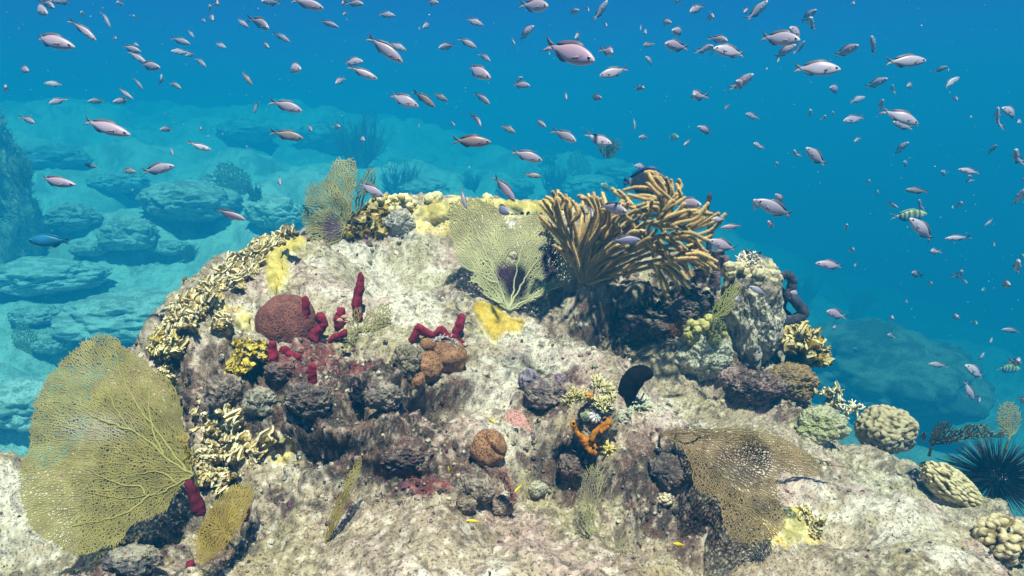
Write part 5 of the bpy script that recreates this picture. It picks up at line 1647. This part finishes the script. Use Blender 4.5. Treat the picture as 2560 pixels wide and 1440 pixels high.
# ---------------------------------------------------------------- ground cover on the reef: turf and rubble
def reef_cover():
    g = np.random.default_rng(99)
    flat = W_reef.reshape(-1, 3)
    gy, gx = np.gradient(W_reef, axis=(0, 1))
    N = norm(np.cross(gx, gy)).reshape(-1, 3)
    N = np.where(N[:, 2:3] < 0, -N, N)
    px, py = proj(flat)
    ok = (px > -60) & (px < 2620) & (py > 470) & (py < 1480) & (flat[:, 1] < 2.3)
    idx = np.where(ok)[0]
    wz = blobs(px[idx], py[idx], Z_DARK) * 1.0 + blobs(px[idx], py[idx], Z_TURF) * .9 + .22 - .5 * blobs(px[idx], py[idx], Z_YEL)
    wz = np.clip(wz + .5 * fbm(flat[idx] * 18, 3, 5), .02, 1)
    # one blade per picture area rather than per vertex
    dens = wz * (flat[idx, 1] ** 0)
    sel = g.choice(idx, 52000, p=dens / dens.sum())
    k = flat[sel, 1] / F
    pts_ = flat[sel] + g.normal(0, 1, (len(sel), 3)) * (2.0 * k)[:, None]
    V, Fc = spikes(pts_, N[sel], 6.5 * k, .9 * k, g, .8)
    c = C_reef.reshape(-1, 3)[sel] * g.uniform(.6, 1.5, (len(sel), 1))
    c = lerp(c, (.40, .33, .24), (g.random(len(sel)) < .25) * .6)
    o = obj('turf_algae', V, Fc, M_turf, cols=np.repeat(np.clip(c, 0, .8), 4, 0))
    tag(o, 'short fuzzy algae turf covering the reef rock', 'algae', kind='stuff')
    # rubble, shell bits and crusts
    wd = np.clip(blobs(px[idx], py[idx], Z_DARK) * 1.2 + .10 - .3 * blobs(px[idx], py[idx], Z_YEL), .01, 1)
    sel = g.choice(idx, 2600, p=wd / wd.sum())
    V0, Fc = ico(2)
    parts = []
    for s_ in sel:
        k = flat[s_, 1] / F
        r = k * g.uniform(1.5, 6.5) * (1.5 if g.random() < .06 else 1)
        sc_ = g.uniform(.6, 1.3, 3)
        n = noise(V0 * 1.6 + g.uniform(0, 90, 3), 2)
        Vv = flat[s_] + N[s_] * r * .3 + V0 * (1 + .7 * n)[:, None] * sc_ * r
        q = g.random()
        col = C_reef.reshape(-1, 3)[s_] * g.uniform(.5, 1.6) if q < .6 else np.array(((.5, .45, .38), (.16, .06, .09), (.30, .22, .19), (.05, .04, .04), (.33, .33, .2))[g.integers(0, 5)])
        parts.append((Vv, [Fc], np.clip(col, 0, .75)))
    V, Fs, C = join(parts)
    o = obj('rubble', V, Fs, M_rock, cols=C)
    tag(o, 'small encrusted bits of rubble scattered in the dark hollows of the reef', 'rubble', kind='stuff')
reef_cover()
# ---------------------------------------------------------------- fish
SX = np.array([0, .012, .035, .07, .12, .2, .3, .4, .5, .6, .68, .74, .79])
CH_U = np.array([0, .022, .045, .068, .095, .125, .146, .150, .135, .100, .064, .043, .037])
CH_L = np.array([0, .020, .040, .062, .090, .122, .146, .156, .146, .108, .064, .042, .036])
CH_W = np.array([0, .014, .028, .042, .052, .062, .066, .064, .055, .040, .025, .014, .007])


def thin(outline, th=.004):
    """flat fin with real thickness, in the x-z plane"""
    p = np.asarray(outline, float)
    n = len(p)
    c = p.mean(0)
    V = [(c[0], th, c[1]), (c[0], -th, c[1])] + [(a, th * .4, b) for a, b in p] + [(a, -th * .4, b) for a, b in p]
    tri, quad = [], []
    for i in range(n):
        j = (i + 1) % n
        tri += [(0, 2 + i, 2 + j), (1, 2 + n + j, 2 + n + i)]
        quad.append((2 + i, 2 + n + i, 2 + n + j, 2 + j))
    return np.array(V), [np.array(tri), np.array(quad)]


def fish_parts(U, Lo, W, colfn, fincol, tailcol, tail=(.16, .13, .09, 1.0), dorsal=(.26, .72, .055), anal=(.50, .74, .045), bend=0.0, eye=.031, eyepos=(.095, .018), pect=.11, finedge=None):
    """local frame: nose at +x .5, tail tip at -x .5, z up; returns {part: (V, faces, colour, material)}"""
    ns, m = 26, 18
    x = np.interp(np.linspace(0, 1, ns) ** 1.25, np.linspace(0, 1, len(SX)), SX)
    u, l, w = (np.interp(x, SX, q) for q in (U, Lo, W))
    a = np.linspace(0, 2 * np.pi, m, endpoint=False)
    s_, c_ = np.sin(a), np.cos(a)
    Z = np.where(s_[None] > 0, u[:, None] * s_, l[:, None] * s_)
    Yy = w[:, None] * np.sign(c_) * np.abs(c_)[None] ** .85
    X = np.broadcast_to(x[:, None], Z.shape)
    V = np.stack([X, Yy, Z], -1).reshape(-1, 3)
    i = np.arange(ns - 1)[:, None] * m
    j = np.arange(m)[None]
    k = (j + 1) % m
    out = {}
    out['body'] = [V, [np.stack([i + j, i + m + j, i + m + k, i + k], -1).reshape(-1, 4)], colfn(V), M_fish]
    xt, zt, nt_, pl = .76, tail[0], tail[2], tail[3]
    up = [(xt, .034), (xt + .05, .05), (xt + .13, .09), (pl, tail[0]), (pl - .05, tail[0] * .72), (xt + nt_ + .04, .02), (xt + nt_, 0), (xt + nt_ + .04, -.02), (pl - .05, -tail[1] * .72), (pl, -tail[1]), (xt + .13, -.08), (xt + .05, -.048), (xt, -.034)]
    # three convex-ish pieces keep the fork clean
    Va, Fa = thin(up[:7])
    Vb, Fb = thin(up[6:])
    Vc, Fc = thin([(xt - .02, .034), (xt + .06, .03), (xt + nt_ + .005, 0), (xt + .06, -.03), (xt - .02, -.034)], .005)
    Vt, Ft, _ = join([(Va, Fa, (1, 1, 1)), (Vb, Fb, (1, 1, 1)), (Vc, Fc, (1, 1, 1))])
    z = np.abs(Vt[:, 2])
    edge = sstep(.25, .9, z / (.03 + (Vt[:, 0] - xt) * .62 + 1e-6) - .1) * sstep(xt + .02, xt + .1, Vt[:, 0])
    out['tail_fin'] = [Vt, Ft, lerp(tailcol, finedge or tailcol, edge), M_fin]
    d0, d1, dh = dorsal
    xs = np.linspace(d0, d1, 9)
    base = np.interp(xs, SX, U) - .012
    topz = np.interp(xs, SX, U) + dh * np.array([.1, .7, .9, .95, .9, .95, 1.0, .85, .35])
    xs2 = xs + np.linspace(0, .05, 9)
    Vd, Fd = thin(list(zip(xs, base)) + list(zip(xs2[::-1], topz[::-1])))
    out['dorsal_fin'] = [Vd, Fd, np.tile(finedge or fincol, (len(Vd), 1)), M_fin]
    a0, a1, ah = anal
    xs = np.linspace(a0, a1, 6)
    base = -np.interp(xs, SX, Lo) + .012
    bot = -np.interp(xs, SX, Lo) - ah * np.array([.2, .9, 1.0, .9, .7, .2])
    Va, Fa = thin(list(zip(xs, base)) + list(zip((xs + .03)[::-1], bot[::-1])))
    out['anal_fin'] = [Va, Fa, np.tile(fincol, (len(Va), 1)), M_fin]
    Vp, Fp = thin([(0, .018), (.05, .028), (pect, .012), (pect, -.02), (.05, -.032), (0, -.012)], .003)
    for sgn, nm in ((1, 'pectoral_fin'), (-1, 'pectoral_fin.001')):
        ang = .55
        Q = np.stack([Vp[:, 0] * math.cos(ang), sgn * (Vp[:, 0] * math.sin(ang)) + Vp[:, 1], Vp[:, 2] - Vp[:, 0] * .35], -1) + np.array((.26, sgn * .060, -.02))
        out[nm] = [Q, Fp, np.tile(fincol, (len(Q), 1)), M_fin]
    V0, F0 = ico(2)
    wy = np.interp(eyepos[0], SX, W) * .83
    for sgn, nm in ((1, 'eye'), (-1, 'eye.001')):
        Q = V0 * np.array((1, .55, 1)) * eye + np.array((eyepos[0], sgn * wy, eyepos[1]))
        rr = np.hypot(V0[:, 0], V0[:, 2])
        c = np.where(rr[:, None] < .78, np.array((.008, .008, .012)), np.array((.45, .42, .42)))
        out[nm] = [Q, [F0], c, M_eye]
    for q in out.values():
        Vq = q[0] = q[0].copy()
        t = np.clip(Vq[:, 0] - .35, 0, 1)
        Vq[:, 1] += bend * t * t
        Vq[:, 0] = .5 - Vq[:, 0]
    return out


def chromis_col(tone):
    def f(V):
        x, z = V[:, 0], V[:, 2]
        h = z / (np.interp(x, SX, CH_U) + 1e-4)
        n = noise(V * np.array((60, 20, 60)), 3)
        c = lerp((.50, .43, .50), (.46, .355, .44), sstep(-.75, .05, h + .1 * n))
        c = lerp(c, (.37, .29, .345), sstep(.25, 1.0, h + .12 * n))
        c = lerp(c, (.62, .55, .52), sstep(.07, .0, x) * .8)
        c = lerp(c, (.03, .025, .03), np.exp(-(((x - .245) / .018) ** 2 + ((z + .015) / .028) ** 2)))
        c = lerp(c, (.30, .24, .27), (np.abs(x - .20) < .008) * (np.abs(z) < .09) * .35)
        return np.clip(c * np.array(tone), 0, .85)
    return f


TONES = {'lilac': (1, 1, 1), 'silvery': (1.0, 1.1, 1.08), 'brownish': (.62, .55, .46), 'pinkish': (1.08, .95, .98), 'bluish grey': (.72, .82, .95)}
FISH_SRC, SMALL_SRC = {}, {}


def fish_mesh(tone, bend):
    key = (tone, bend)
    if key not in FISH_SRC:
        t = TONES[tone]
        pr = fish_parts(CH_U, CH_L, CH_W, chromis_col(t), tuple(np.array((.30, .25, .28)) * t), tuple(np.array((.38, .33, .36)) * t), bend=bend, finedge=(.025, .022, .026))
        pr['dorsal_fin'][2] = np.tile(np.array((.16, .125, .15)) * t, (len(pr['dorsal_fin'][0]), 1))
        FISH_SRC[key] = {}
        for nm, (V, fs, c, mt) in pr.items():
            me = mesh_data(nm.split('.')[0], V, fs, c)
            me.materials.append(mt)
            FISH_SRC[key][nm] = me
        V, fs, c = join([(q[0], q[1], q[2]) for q in pr.values()])
        me = mesh_data('small_fish', V, fs, c)
        me.materials.append(M_fish)
        SMALL_SRC[key] = me
    return FISH_SRC[key], SMALL_SRC[key]


RIGHT_, UPC, FWD = np.array((1.0, 0, 0)), np.array((0, SP, CP)), np.array((0, CP, -SP))


def place(o, hx, hy, tx, ty, dep, Y, ratio, away=1):
    """set location, heading and size from head and tail points in the photo"""
    L = math.hypot(hx - tx, hy - ty)
    full = dep / ratio
    hs = 1.0
    yaw = 0.0
    if full > L:
        yaw = min(math.acos(max(.05, L / full)), R(68)) * away
        Lw = full
    else:
        Lw = L
        hs = max(.72, full / L)
    d = np.array((hx - tx, hy - ty)) / max(L, 1e-6)
    f = norm(math.cos(yaw) * (d[0] * RIGHT_ - d[1] * UPC) - math.sin(yaw) * FWD)
    s_ = norm(np.cross((0, 0, 1.0), f)) if abs(f[2]) < .97 else norm(np.cross(-FWD, f))
    up = np.cross(f, s_)
    M = Matrix(((f[0], s_[0], up[0]), (f[1], s_[1], up[1]), (f[2], s_[2], up[2])))
    k = Lw * Y / F
    o.rotation_mode = 'QUATERNION'
    o.rotation_quaternion = M.to_quaternion()
    o.scale = (k, k * (.9 + .1 * hs), k * hs)
    o.location = tuple(P((hx + tx) / 2, (hy + ty) / 2, Y))
    return yaw


A1 = """365,115,190,10,75 415,75,290,-10,60 400,30,480,-12,50 525,335,190,240,95 680,285,520,150,45 610,110,568,92,38 785,195,725,80,30 845,290,805,255,30 1000,370,860,325,50,s 995,335,925,300,30
1041,450,905,360,45 1150,490,970,450,65 860,40,838,8,35 972,132,945,108,30 1350,315,1220,268,45 1380,270,1335,212,25 1240,380,1320,360,40,s 1340,410,1367,368,30 1470,480,1385,405,40 1520,65,1458,48,40
1575,55,1525,-5,50 1470,165,1425,125,28 1540,165,1480,90,50 1765,195,1670,130,38 1610,345,1520,300,35 1930,225,1785,105,75 1927,355,1850,290,45 2060,300,1950,232,40 1890,40,1952,-12,55 2295,60,2090,-4,70
2405,195,2275,145,40 2450,48,2425,-2,40 2450,120,2458,78,28 2160,515,2000,450,75 1795,605,1712,505,32,b 2400,610,2432,540,42 1015,635,945,548,35 945,705,830,622,30 835,740,905,695,45 235,520,112,468,55,p
330,600,440,597,40,s 1150,528,1148,622,30,s 1295,635,1203,578,40,s 385,750,430,690,42 655,735,720,705,40 260,880,150,825,45,p 1808,805,1832,720,30 2145,790,1930,718,75 925,960,555,845,95 2155,985,1930,938,70,b
2230,940,2170,880,40,g 2430,915,2368,888,42 1168,935,1202,905,40 1452,930,1400,898,40 1500,1065,1345,1022,45 1250,1110,1185,1030,42 1240,1180,990,1228,75 970,1225,848,1203,40,b 695,1192,605,1168,34,k 540,1315,232,1268,70,p
2015,1322,1958,1243,50 90,640,-5,618,55,p"""
A2 = """170,45,55,5,48 390,115,268,98,42 702,35,608,4,42 598,215,642,145,42 565,217,565,175,16 1015,182,893,128,45 1470,82,1295,-2,90 1692,95,1638,74,40 1765,92,1765,38,28 1892,30,1815,130,55,s 1890,203,1890,150,35
1375,205,1258,265,55,p 1242,328,1205,258,38 1668,298,1712,218,55,s 440,440,203,258,85 468,360,348,298,45 708,360,802,298,50 967,340,848,273,45 1067,445,998,373,38 167,450,8,428,60 262,560,66,478,55 1070,570,876,446,85
1348,622,1228,588,50 1292,568,1250,572,40,s 1788,470,1480,280,145,p 1490,402,1484,358,25 1922,405,1903,328,65 2348,240,2482,212,60,s 2299,336,2475,318,75 2165,420,2252,458,45 1848,542,2045,485,70 2153,335,2222,303,35,b
2148,642,2118,608,45 2342,182,2278,138,45 2165,257,2165,193,40 2134,222,2142,168,22 2478,105,2562,28,50 2420,12,2368,4,30 556,758,338,660,80 673,762,527,642,55,b 765,717,658,663,40,b 1065,747,960,650,50 1003,908,955,795,55
820,903,768,848,35 1247,948,1143,888,42,b 1462,912,1378,838,45 1672,1017,1533,910,70 1922,1033,1760,955,70 1608,718,1602,640,38 1853,712,1783,678,45,b 1073,1012,785,998,85,b 1437,1142,1212,1072,75 1433,1255,1302,1238,40,b
2093,928,2096,825,28 2118,988,2198,965,40 2438,1042,2512,988,38 185,1010,123,966,45 565,908,560,868,20 2488,702,2562,648,70 2088,1185,2202,1184,45"""
A3 = """178,102,292,22,55 328,152,342,92,55,s 553,108,622,48,45,s 715,32,606,125,60,s 1328,48,1348,4,35 1053,98,992,132,50 1003,162,1088,170,65,s 350,352,596,378,85,s 428,315,362,245,55 305,350,276,352,50 335,352,362,362,45
918,322,722,225,100,s 862,232,1045,272,85,s 915,338,796,392,55 978,310,953,372,40 793,455,838,396,35 1228,508,935,462,105,s 1858,432,1572,440,85,s 1338,355,1250,366,65 1438,285,1538,372,65,s 1155,640,1295,634,60,g 1552,580,1462,602,55
1598,620,1642,655,40 1703,628,1795,586,45 2098,550,1975,628,45,s 2000,480,1928,506,30,b 2008,512,2032,478,20 1430,690,1318,728,40 2055,722,2088,682,35 600,560,500,612,75,s 488,602,615,618,70 188,702,284,662,70 428,782,468,738,25,b
1520,728,1542,802,55,s 1803,882,1565,772,85,s 1613,875,1775,908,60,s 570,820,682,832,45,g 1013,800,1068,806,45 1123,836,1162,840,35 1180,808,1222,812,32 1267,866,1435,826,60,g 232,905,365,952,50 132,1037,210,988,38 622,1030,718,1046,45
902,1082,968,1102,45 995,1058,1170,1175,75 785,1158,832,1180,25,s 2163,842,2204,816,25 2318,785,2412,905,75,s 2380,778,2570,825,70,s 2488,882,2575,848,40 2430,1085,2572,1145,82,s 1703,1025,1658,1085,50,s 1676,1160,1765,1172,45,g
1338,1017,1405,972,35 1948,1225,2044,1246,42,g 2092,1205,2255,1232,45 2148,1255,2220,1250,30 2138,1296,2215,1278,25,p 1440,1292,1468,1296,35 1713,1350,1875,1362,45,b 2476,1375,2572,1425,95,s 2325,1045,2322,1090,42,k 2540,1290,2562,1276,40,p"""
A6 = """655,142,935,272,100,s 608,152,720,215,70,s 778,105,882,162,45 718,300,806,332,50 333,280,450,274,40 402,340,562,324,42 312,430,535,498,80 240,190,105,138,80 1073,592,1305,618,68,p 1273,320,1312,368,45,s 1318,495,1368,502,42 1743,270,1945,445,90,s
1996,418,2165,406,38 1866,510,1965,506,50 1732,660,1838,676,50,g 1876,735,1912,740,38 2073,648,2132,694,55 2128,735,2136,702,30 2392,745,2465,740,65 2436,582,2575,650,95,s 2086,172,2120,178,45 2278,328,2352,272,28,p 2328,472,2364,436,25
1338,618,1378,592,28,p 1128,932,1315,978,75,p 606,755,745,824,50,s 884,797,995,815,45 484,850,565,842,55 1588,980,1648,986,50 1708,872,1728,848,28 2043,970,2092,978,55 2193,1022,2238,1008,35,s 1566,1100,1645,1112,40 2396,1065,2535,1072,45
2288,1153,2366,1118,42 1876,1310,2010,1316,45 2112,1310,2325,1422,85,s 2452,1275,2580,1312,75 2278,1225,2232,1302,18 1178,1050,1255,1046,45,g 1640,205,1588,148,40 1780,148,1856,206,50,g"""
A5 = """900,208,852,52,38 1210,247,1080,175,75,g 1790,268,1792,172,45,s 2030,238,1848,165,90 2137,425,1915,432,72,g 312,118,115,18,70 1245,155,1095,-40,72"""
A4 = """1747,282,1512,212,70,p 541,15,540,14,1"""
A8 = """2062,272,2008,140,48,p 2068,272,2136,246,42,p 2372,278,2420,262,50,p"""
TN = {'s': 'silvery', 'b': 'brownish', 'p': 'pinkish', 'g': 'bluish grey', 'k': 'brownish'}
fish_list = []
for txt, ox, oy, sc in ((A1, 0, 0, 2.8444), (A2, 850, 0, 2.8444), (A3, 1660, 0, 2.8444), (A6, 1660, 450, 2.8444), (A5, 850, 450, 2.8444), (A4, 0, 450, 2.8444), (A8, 1660, 900, 2.6667)):
    for w in txt.split():
        q = w.split(',')
        v = [float(a) / sc for a in q[:5]]
        if v[4] < 2:
            continue
        fish_list.append((v[0] + ox, v[1] + oy, v[2] + ox, v[3] + oy, v[4], TN.get(q[5], 'lilac') if len(q) > 5 else 'lilac'))


def area(x, y):
    if x < 350:
        return 'near the upper left corner' if y < 130 else 'beside the left rock wall' if y < 480 else 'over the pale slabs'
    if x < 720:
        return 'high over the hazy slope' if y < 130 else 'over the hazy slope'
    if x < 1020:
        return 'high above the bushy fan' if y < 210 else 'just above the bushy fan' if y < 390 else 'close by the bushy fan'
    if x < 1400:
        return 'high above the pale two-lobed fan' if y < 210 else 'above the yellow reef crest' if y < 460 else 'close to the pale two-lobed fan'
    if x < 1800:
        return 'high above the gorgonian' if y < 200 else 'above the gorgonian' if y < 425 else 'among the gorgonian branches'
    if x < 2180:
        return 'high above the pillar rock' if y < 240 else 'above the pillar rock' if y < 560 else 'right of the pillar rock' if y < 900 else 'over the right slope'
    return 'near the upper right corner' if y < 240 else 'above the dome boulder' if y < 620 else 'beside the dome boulder' if y < 960 else 'above the lobed dome coral'


ORD = ['', 'second', 'third', 'fourth', 'fifth', 'sixth', 'seventh', 'eighth', 'ninth', 'tenth', 'eleventh', 'twelfth']


_pm = []


def pupil_mesh():
    if not _pm:
        V0, Fc = ico(2)
        me = mesh_data('pupil', V0 * np.array((.017, .0055, .017)), Fc, np.tile((.004, .004, .006), (len(V0), 1)))
        me.materials.append(M_eye)
        _pm.append(me)
    return _pm[0]


def build_school():
    g = np.random.default_rng(5)
    recs = []
    for i, (hx, hy, tx, ty, dep, tone) in enumerate(fish_list):
        L = math.hypot(hx - tx, hy - ty)
        full = max(L, dep / .34)
        real = .068 + .03 * min(1.2, full / 110)
        Y = F * real / full
        cx, cy = (hx + tx) / 2, (hy + ty) / 2
        Y = float(np.clip(Y * g.uniform(.85, 1.15), 1.15, min(6.5, .7 * GS(cx, cy, 0) if GS(cx, cy) > 2 else 6.5)))
        if cy > 470 and 700 < cx < 2000:
            Y = min(Y, 1.32 if cy > 560 else 1.45)
        if cy > 880 and cx > 2000:
            Y = min(max(Y, 1.9), 2.6) if cx < 2480 else 1.6
        yaw = math.degrees(math.acos(min(1, L / full)))
        ang = math.degrees(math.atan2(hy - ty, abs(hx - tx)))
        size = 'large' if full > 92 else 'medium' if full > 56 else 'small' if full > 36 else 'tiny'
        head = 'facing the camera' if yaw > 52 else ('heading right' if hx > tx else 'heading left') + (' and diving' if ang > 42 else ' and down' if ang > 18 else ' and rising' if ang < -30 else ' and up' if ang < -12 else '')
        recs.append([hx, hy, tx, ty, dep, tone, Y, f"{size} {tone} fish {head} {area(cx, cy)}", cx, full, i])
    by = {}
    for r in recs:
        by.setdefault(r[7], []).append(r)
    for lab, rs in by.items():
        rs.sort(key=lambda r: r[8])
        if len(rs) > 1:
            for n, r in enumerate(rs):
                r[7] = lab + (', leftmost such' if n == 0 else ', rightmost such' if n == len(rs) - 1 else f', {ORD[min(n, 11)]} from left')
    for hx, hy, tx, ty, dep, tone, Y, lab, cx, full, i in recs:
        bend = (-.7, -.3, 0.0, .35, .75)[int(g.integers(0, 5))]
        parts, small = fish_mesh(tone, bend)
        if full > 46:
            o = bpy.data.objects.new('reef_fish', None)
            o.empty_display_size = .05
            COL.objects.link(o)
            for nm, me in parts.items():
                c = bpy.data.objects.new(nm.split('.')[0], me)
                COL.objects.link(c)
                c.parent = o
                if full > 80 and nm.startswith('eye'):
                    pu = bpy.data.objects.new('pupil', pupil_mesh())
                    COL.objects.link(pu)
                    pu.parent = c
                    sg = 1 if nm == 'eye' else -1
                    pu.location = (.405, sg * .0455, .018)
        else:
            o = bpy.data.objects.new('reef_fish', small)
            COL.objects.link(o)
        place(o, hx, hy, tx, ty, dep, Y, .34)
        o.rotation_quaternion = o.rotation_quaternion @ Quaternion((1, 0, 0), float(g.normal(0, .16)))
        o.scale.y *= float(g.uniform(.9, 1.15))
        tag(o, lab, 'fish', 'school of lilac reef fish')
build_school()


def single_fish(name, label, hx, hy, tx, ty, dep, Y, parts, ratio, group=None, merged=False):
    if merged:
        V, fs, c = join([(q[0], q[1], q[2]) for q in parts.values()])
        me = mesh_data(name, V, fs, c); me.materials.append(M_fish)
        o = bpy.data.objects.new(name, me); COL.objects.link(o)
    else:
        o = bpy.data.objects.new(name, None); o.empty_display_size = .05; COL.objects.link(o)
        for nm, (V, fs, c, mt) in parts.items():
            me = mesh_data(nm.split('.')[0], V, fs, c); me.materials.append(mt)
            q = bpy.data.objects.new(nm.split('.')[0], me); COL.objects.link(q); q.parent = o
    place(o, hx, hy, tx, ty, dep, Y, ratio)
    return tag(o, label, 'fish', group)


# dark surgeonfish behind the gorgonian
def surg_col(V):
    c = lerp((.045, .035, .045), (.03, .03, .05), sstep(-.1, .15, V[:, 2]))
    c = lerp(c, (.16, .11, .05), np.exp(-((V[:, 0] - .12) / .05) ** 2) * .5)
    return lerp(c, (.42, .36, .24), sstep(.745, .775, V[:, 0]))
sp = fish_parts(CH_U * 1.75, CH_L * 1.65, CH_W * 1.2, surg_col, (.03, .05, .12), (.035, .06, .16), tail=(.13, .13, .12, .93), dorsal=(.18, .74, .07), anal=(.35, .74, .06), finedge=(.02, .05, .16), pect=.13)
single_fish('surgeonfish', 'dark surgeonfish with a pale tail base half hidden behind the gorgonian', 1668, 462, 1552, 450, 66, 2.35, sp, .53)

def serg_col(V):
    x, z = V[:, 0], V[:, 2]
    c = lerp((.50, .52, .50), (.62, .52, .08), sstep(0, .12, z))
    for b in (.24, .36, .48, .60, .71):
        c = lerp(c, (.02, .025, .035), sstep(.036, .022, np.abs(x - b)))
    return c
gp = fish_parts(CH_U * 1.35, CH_L * 1.35, CH_W * 1.1, serg_col, (.3, .34, .3), (.3, .34, .32))
SG = 'striped sergeant fish in the distance'
for i, (hx, hy, tx, ty, dep, Y, lab) in enumerate([
        (2318, 535, 2222, 543, 30, 3.6, 'boldly striped yellow and black fish behind a silvery one on the right'), (2553, 923, 2486, 921, 25, 4.2, 'striped yellow fish beside the dome boulder at right edge'),
        (1500, 462, 1530, 474, 17, 5.2, 'small striped fish in front of the pale rounded boulder'), (2186, 480, 2203, 488, 15, 6.5, 'faint striped fish above the dome boulder, left of others'),
        (2372, 522, 2392, 518, 14, 7, 'faint striped fish between two silvery fish at far right'), (2446, 726, 2472, 726, 15, 6.5, 'faint striped fish right of the far dome boulder top'),
        (2545, 640, 2562, 648, 18, 5.5, 'striped fish just behind a big silvery head at right edge'), (1692, 348, 1675, 340, 18, 6.5, 'ghostly striped fish in haze above the gorgonian right side')]):
    single_fish('sergeant_fish', lab, hx, hy, tx, ty, dep, Y, gp, .44, SG, merged=i > 1)

wp = fish_parts(CH_U * .62, CH_L * .62, CH_W * .8, lambda V: lerp((.85, .70, .02), (.80, .58, .01), sstep(0, .06, V[:, 2])), (.75, .60, .03), (.74, .60, .05), tail=(.06, .06, .13, .93), dorsal=(.24, .74, .03), anal=(.45, .74, .025), eye=.018, bend=.25)
WG = 'tiny bright yellow wrasses over the reef'
for hx, hy, tx, ty, dep, Y, lab in [
        (1240, 1055, 1212, 1047, 9, .97, 'curled yellow wrasse above the lone brown star coral ball'), (1121, 1161, 1124, 1194, 8, .93, 'yellow wrasse hanging vertical left of the star coral ball'),
        (1284, 1228, 1311, 1210, 8.5, .88, 'yellow wrasse slanting upward right of the encrusted stone'), (1162, 1301, 1209, 1304, 9, .80, 'yellow wrasse lying level below the encrusted stone'),
        (1678, 1353, 1716, 1368, 10, .80, 'yellow wrasse in the shade below the draped fan')]:
    single_fish('wrasse', lab, hx, hy, tx, ty, dep, Y, wp, .205, WG)

pp = fish_parts(CH_U * .95, CH_L * .95, CH_W * 1.2, lambda V: lerp((.02, .14, .22), (.03, .22, .48), np.exp(-((V[:, 0] - .35) / .16) ** 2 - ((V[:, 2] - .03) / .08) ** 2)), (.02, .16, .28), (.02, .12, .2), tail=(.10, .10, .14, .93), dorsal=(.22, .72, .03))
single_fish('parrotfish', 'blue parrotfish resting over the pale slab at left', 70, 602, 180, 602, 34, 3.3, pp, .31)
kp = fish_parts(CH_U * 1.2, CH_L * 1.2, CH_W * 1.2, lambda V: lerp((.015, .014, .018), (.35, .22, .03), sstep(.72, .78, V[:, 0])), (.012, .012, .016), (.4, .27, .05), tail=(.1, .1, .13, .93))
DG = 'dark damselfish'
single_fish('damselfish', 'small black damselfish with a pale tail beside the lobed dome coral', 2297, 1075, 2318, 1115, 25, 1.30, kp, .39, DG)
single_fish('damselfish', 'dark fish over the hazy hollow at far left', 211, 411, 246, 418, 12, 4.4, kp, .39, DG, True)
single_fish('damselfish', 'black damselfish tucked among the corner lobed corals', 2505, 1320, 2540, 1330, 20, .94, kp, .39, DG)
single_fish('damselfish', 'faint dark fish low over the dome boulder', 2125, 870, 2155, 878, 14, 3.8, pp, .31, None, True)


def marine_snow():
    g = np.random.default_rng(12)
    V0, Fc = ico(1)
    parts = []
    for i in range(650):
        px, py, Y = g.uniform(0, 2560), g.uniform(0, 1000) ** .98, g.uniform(.9, 5.5)
        if 420 < px < 2050 and py > 470:
            continue
        r = g.uniform(.35, .95) * Y / F * (2.2 if g.random() < .07 else 1)
        parts.append((P(px, py, Y) + V0 * r * np.array((1, 1, g.uniform(.7, 1.8))), [Fc], np.array((.6, .6, .58)) * g.uniform(.4, 1)))
    V, Fs, C = join(parts)
    tag(obj('marine_snow', V, Fs, M_fish, cols=C), 'tiny pale specks drifting in the water', 'particles', kind='stuff')
marine_snow()
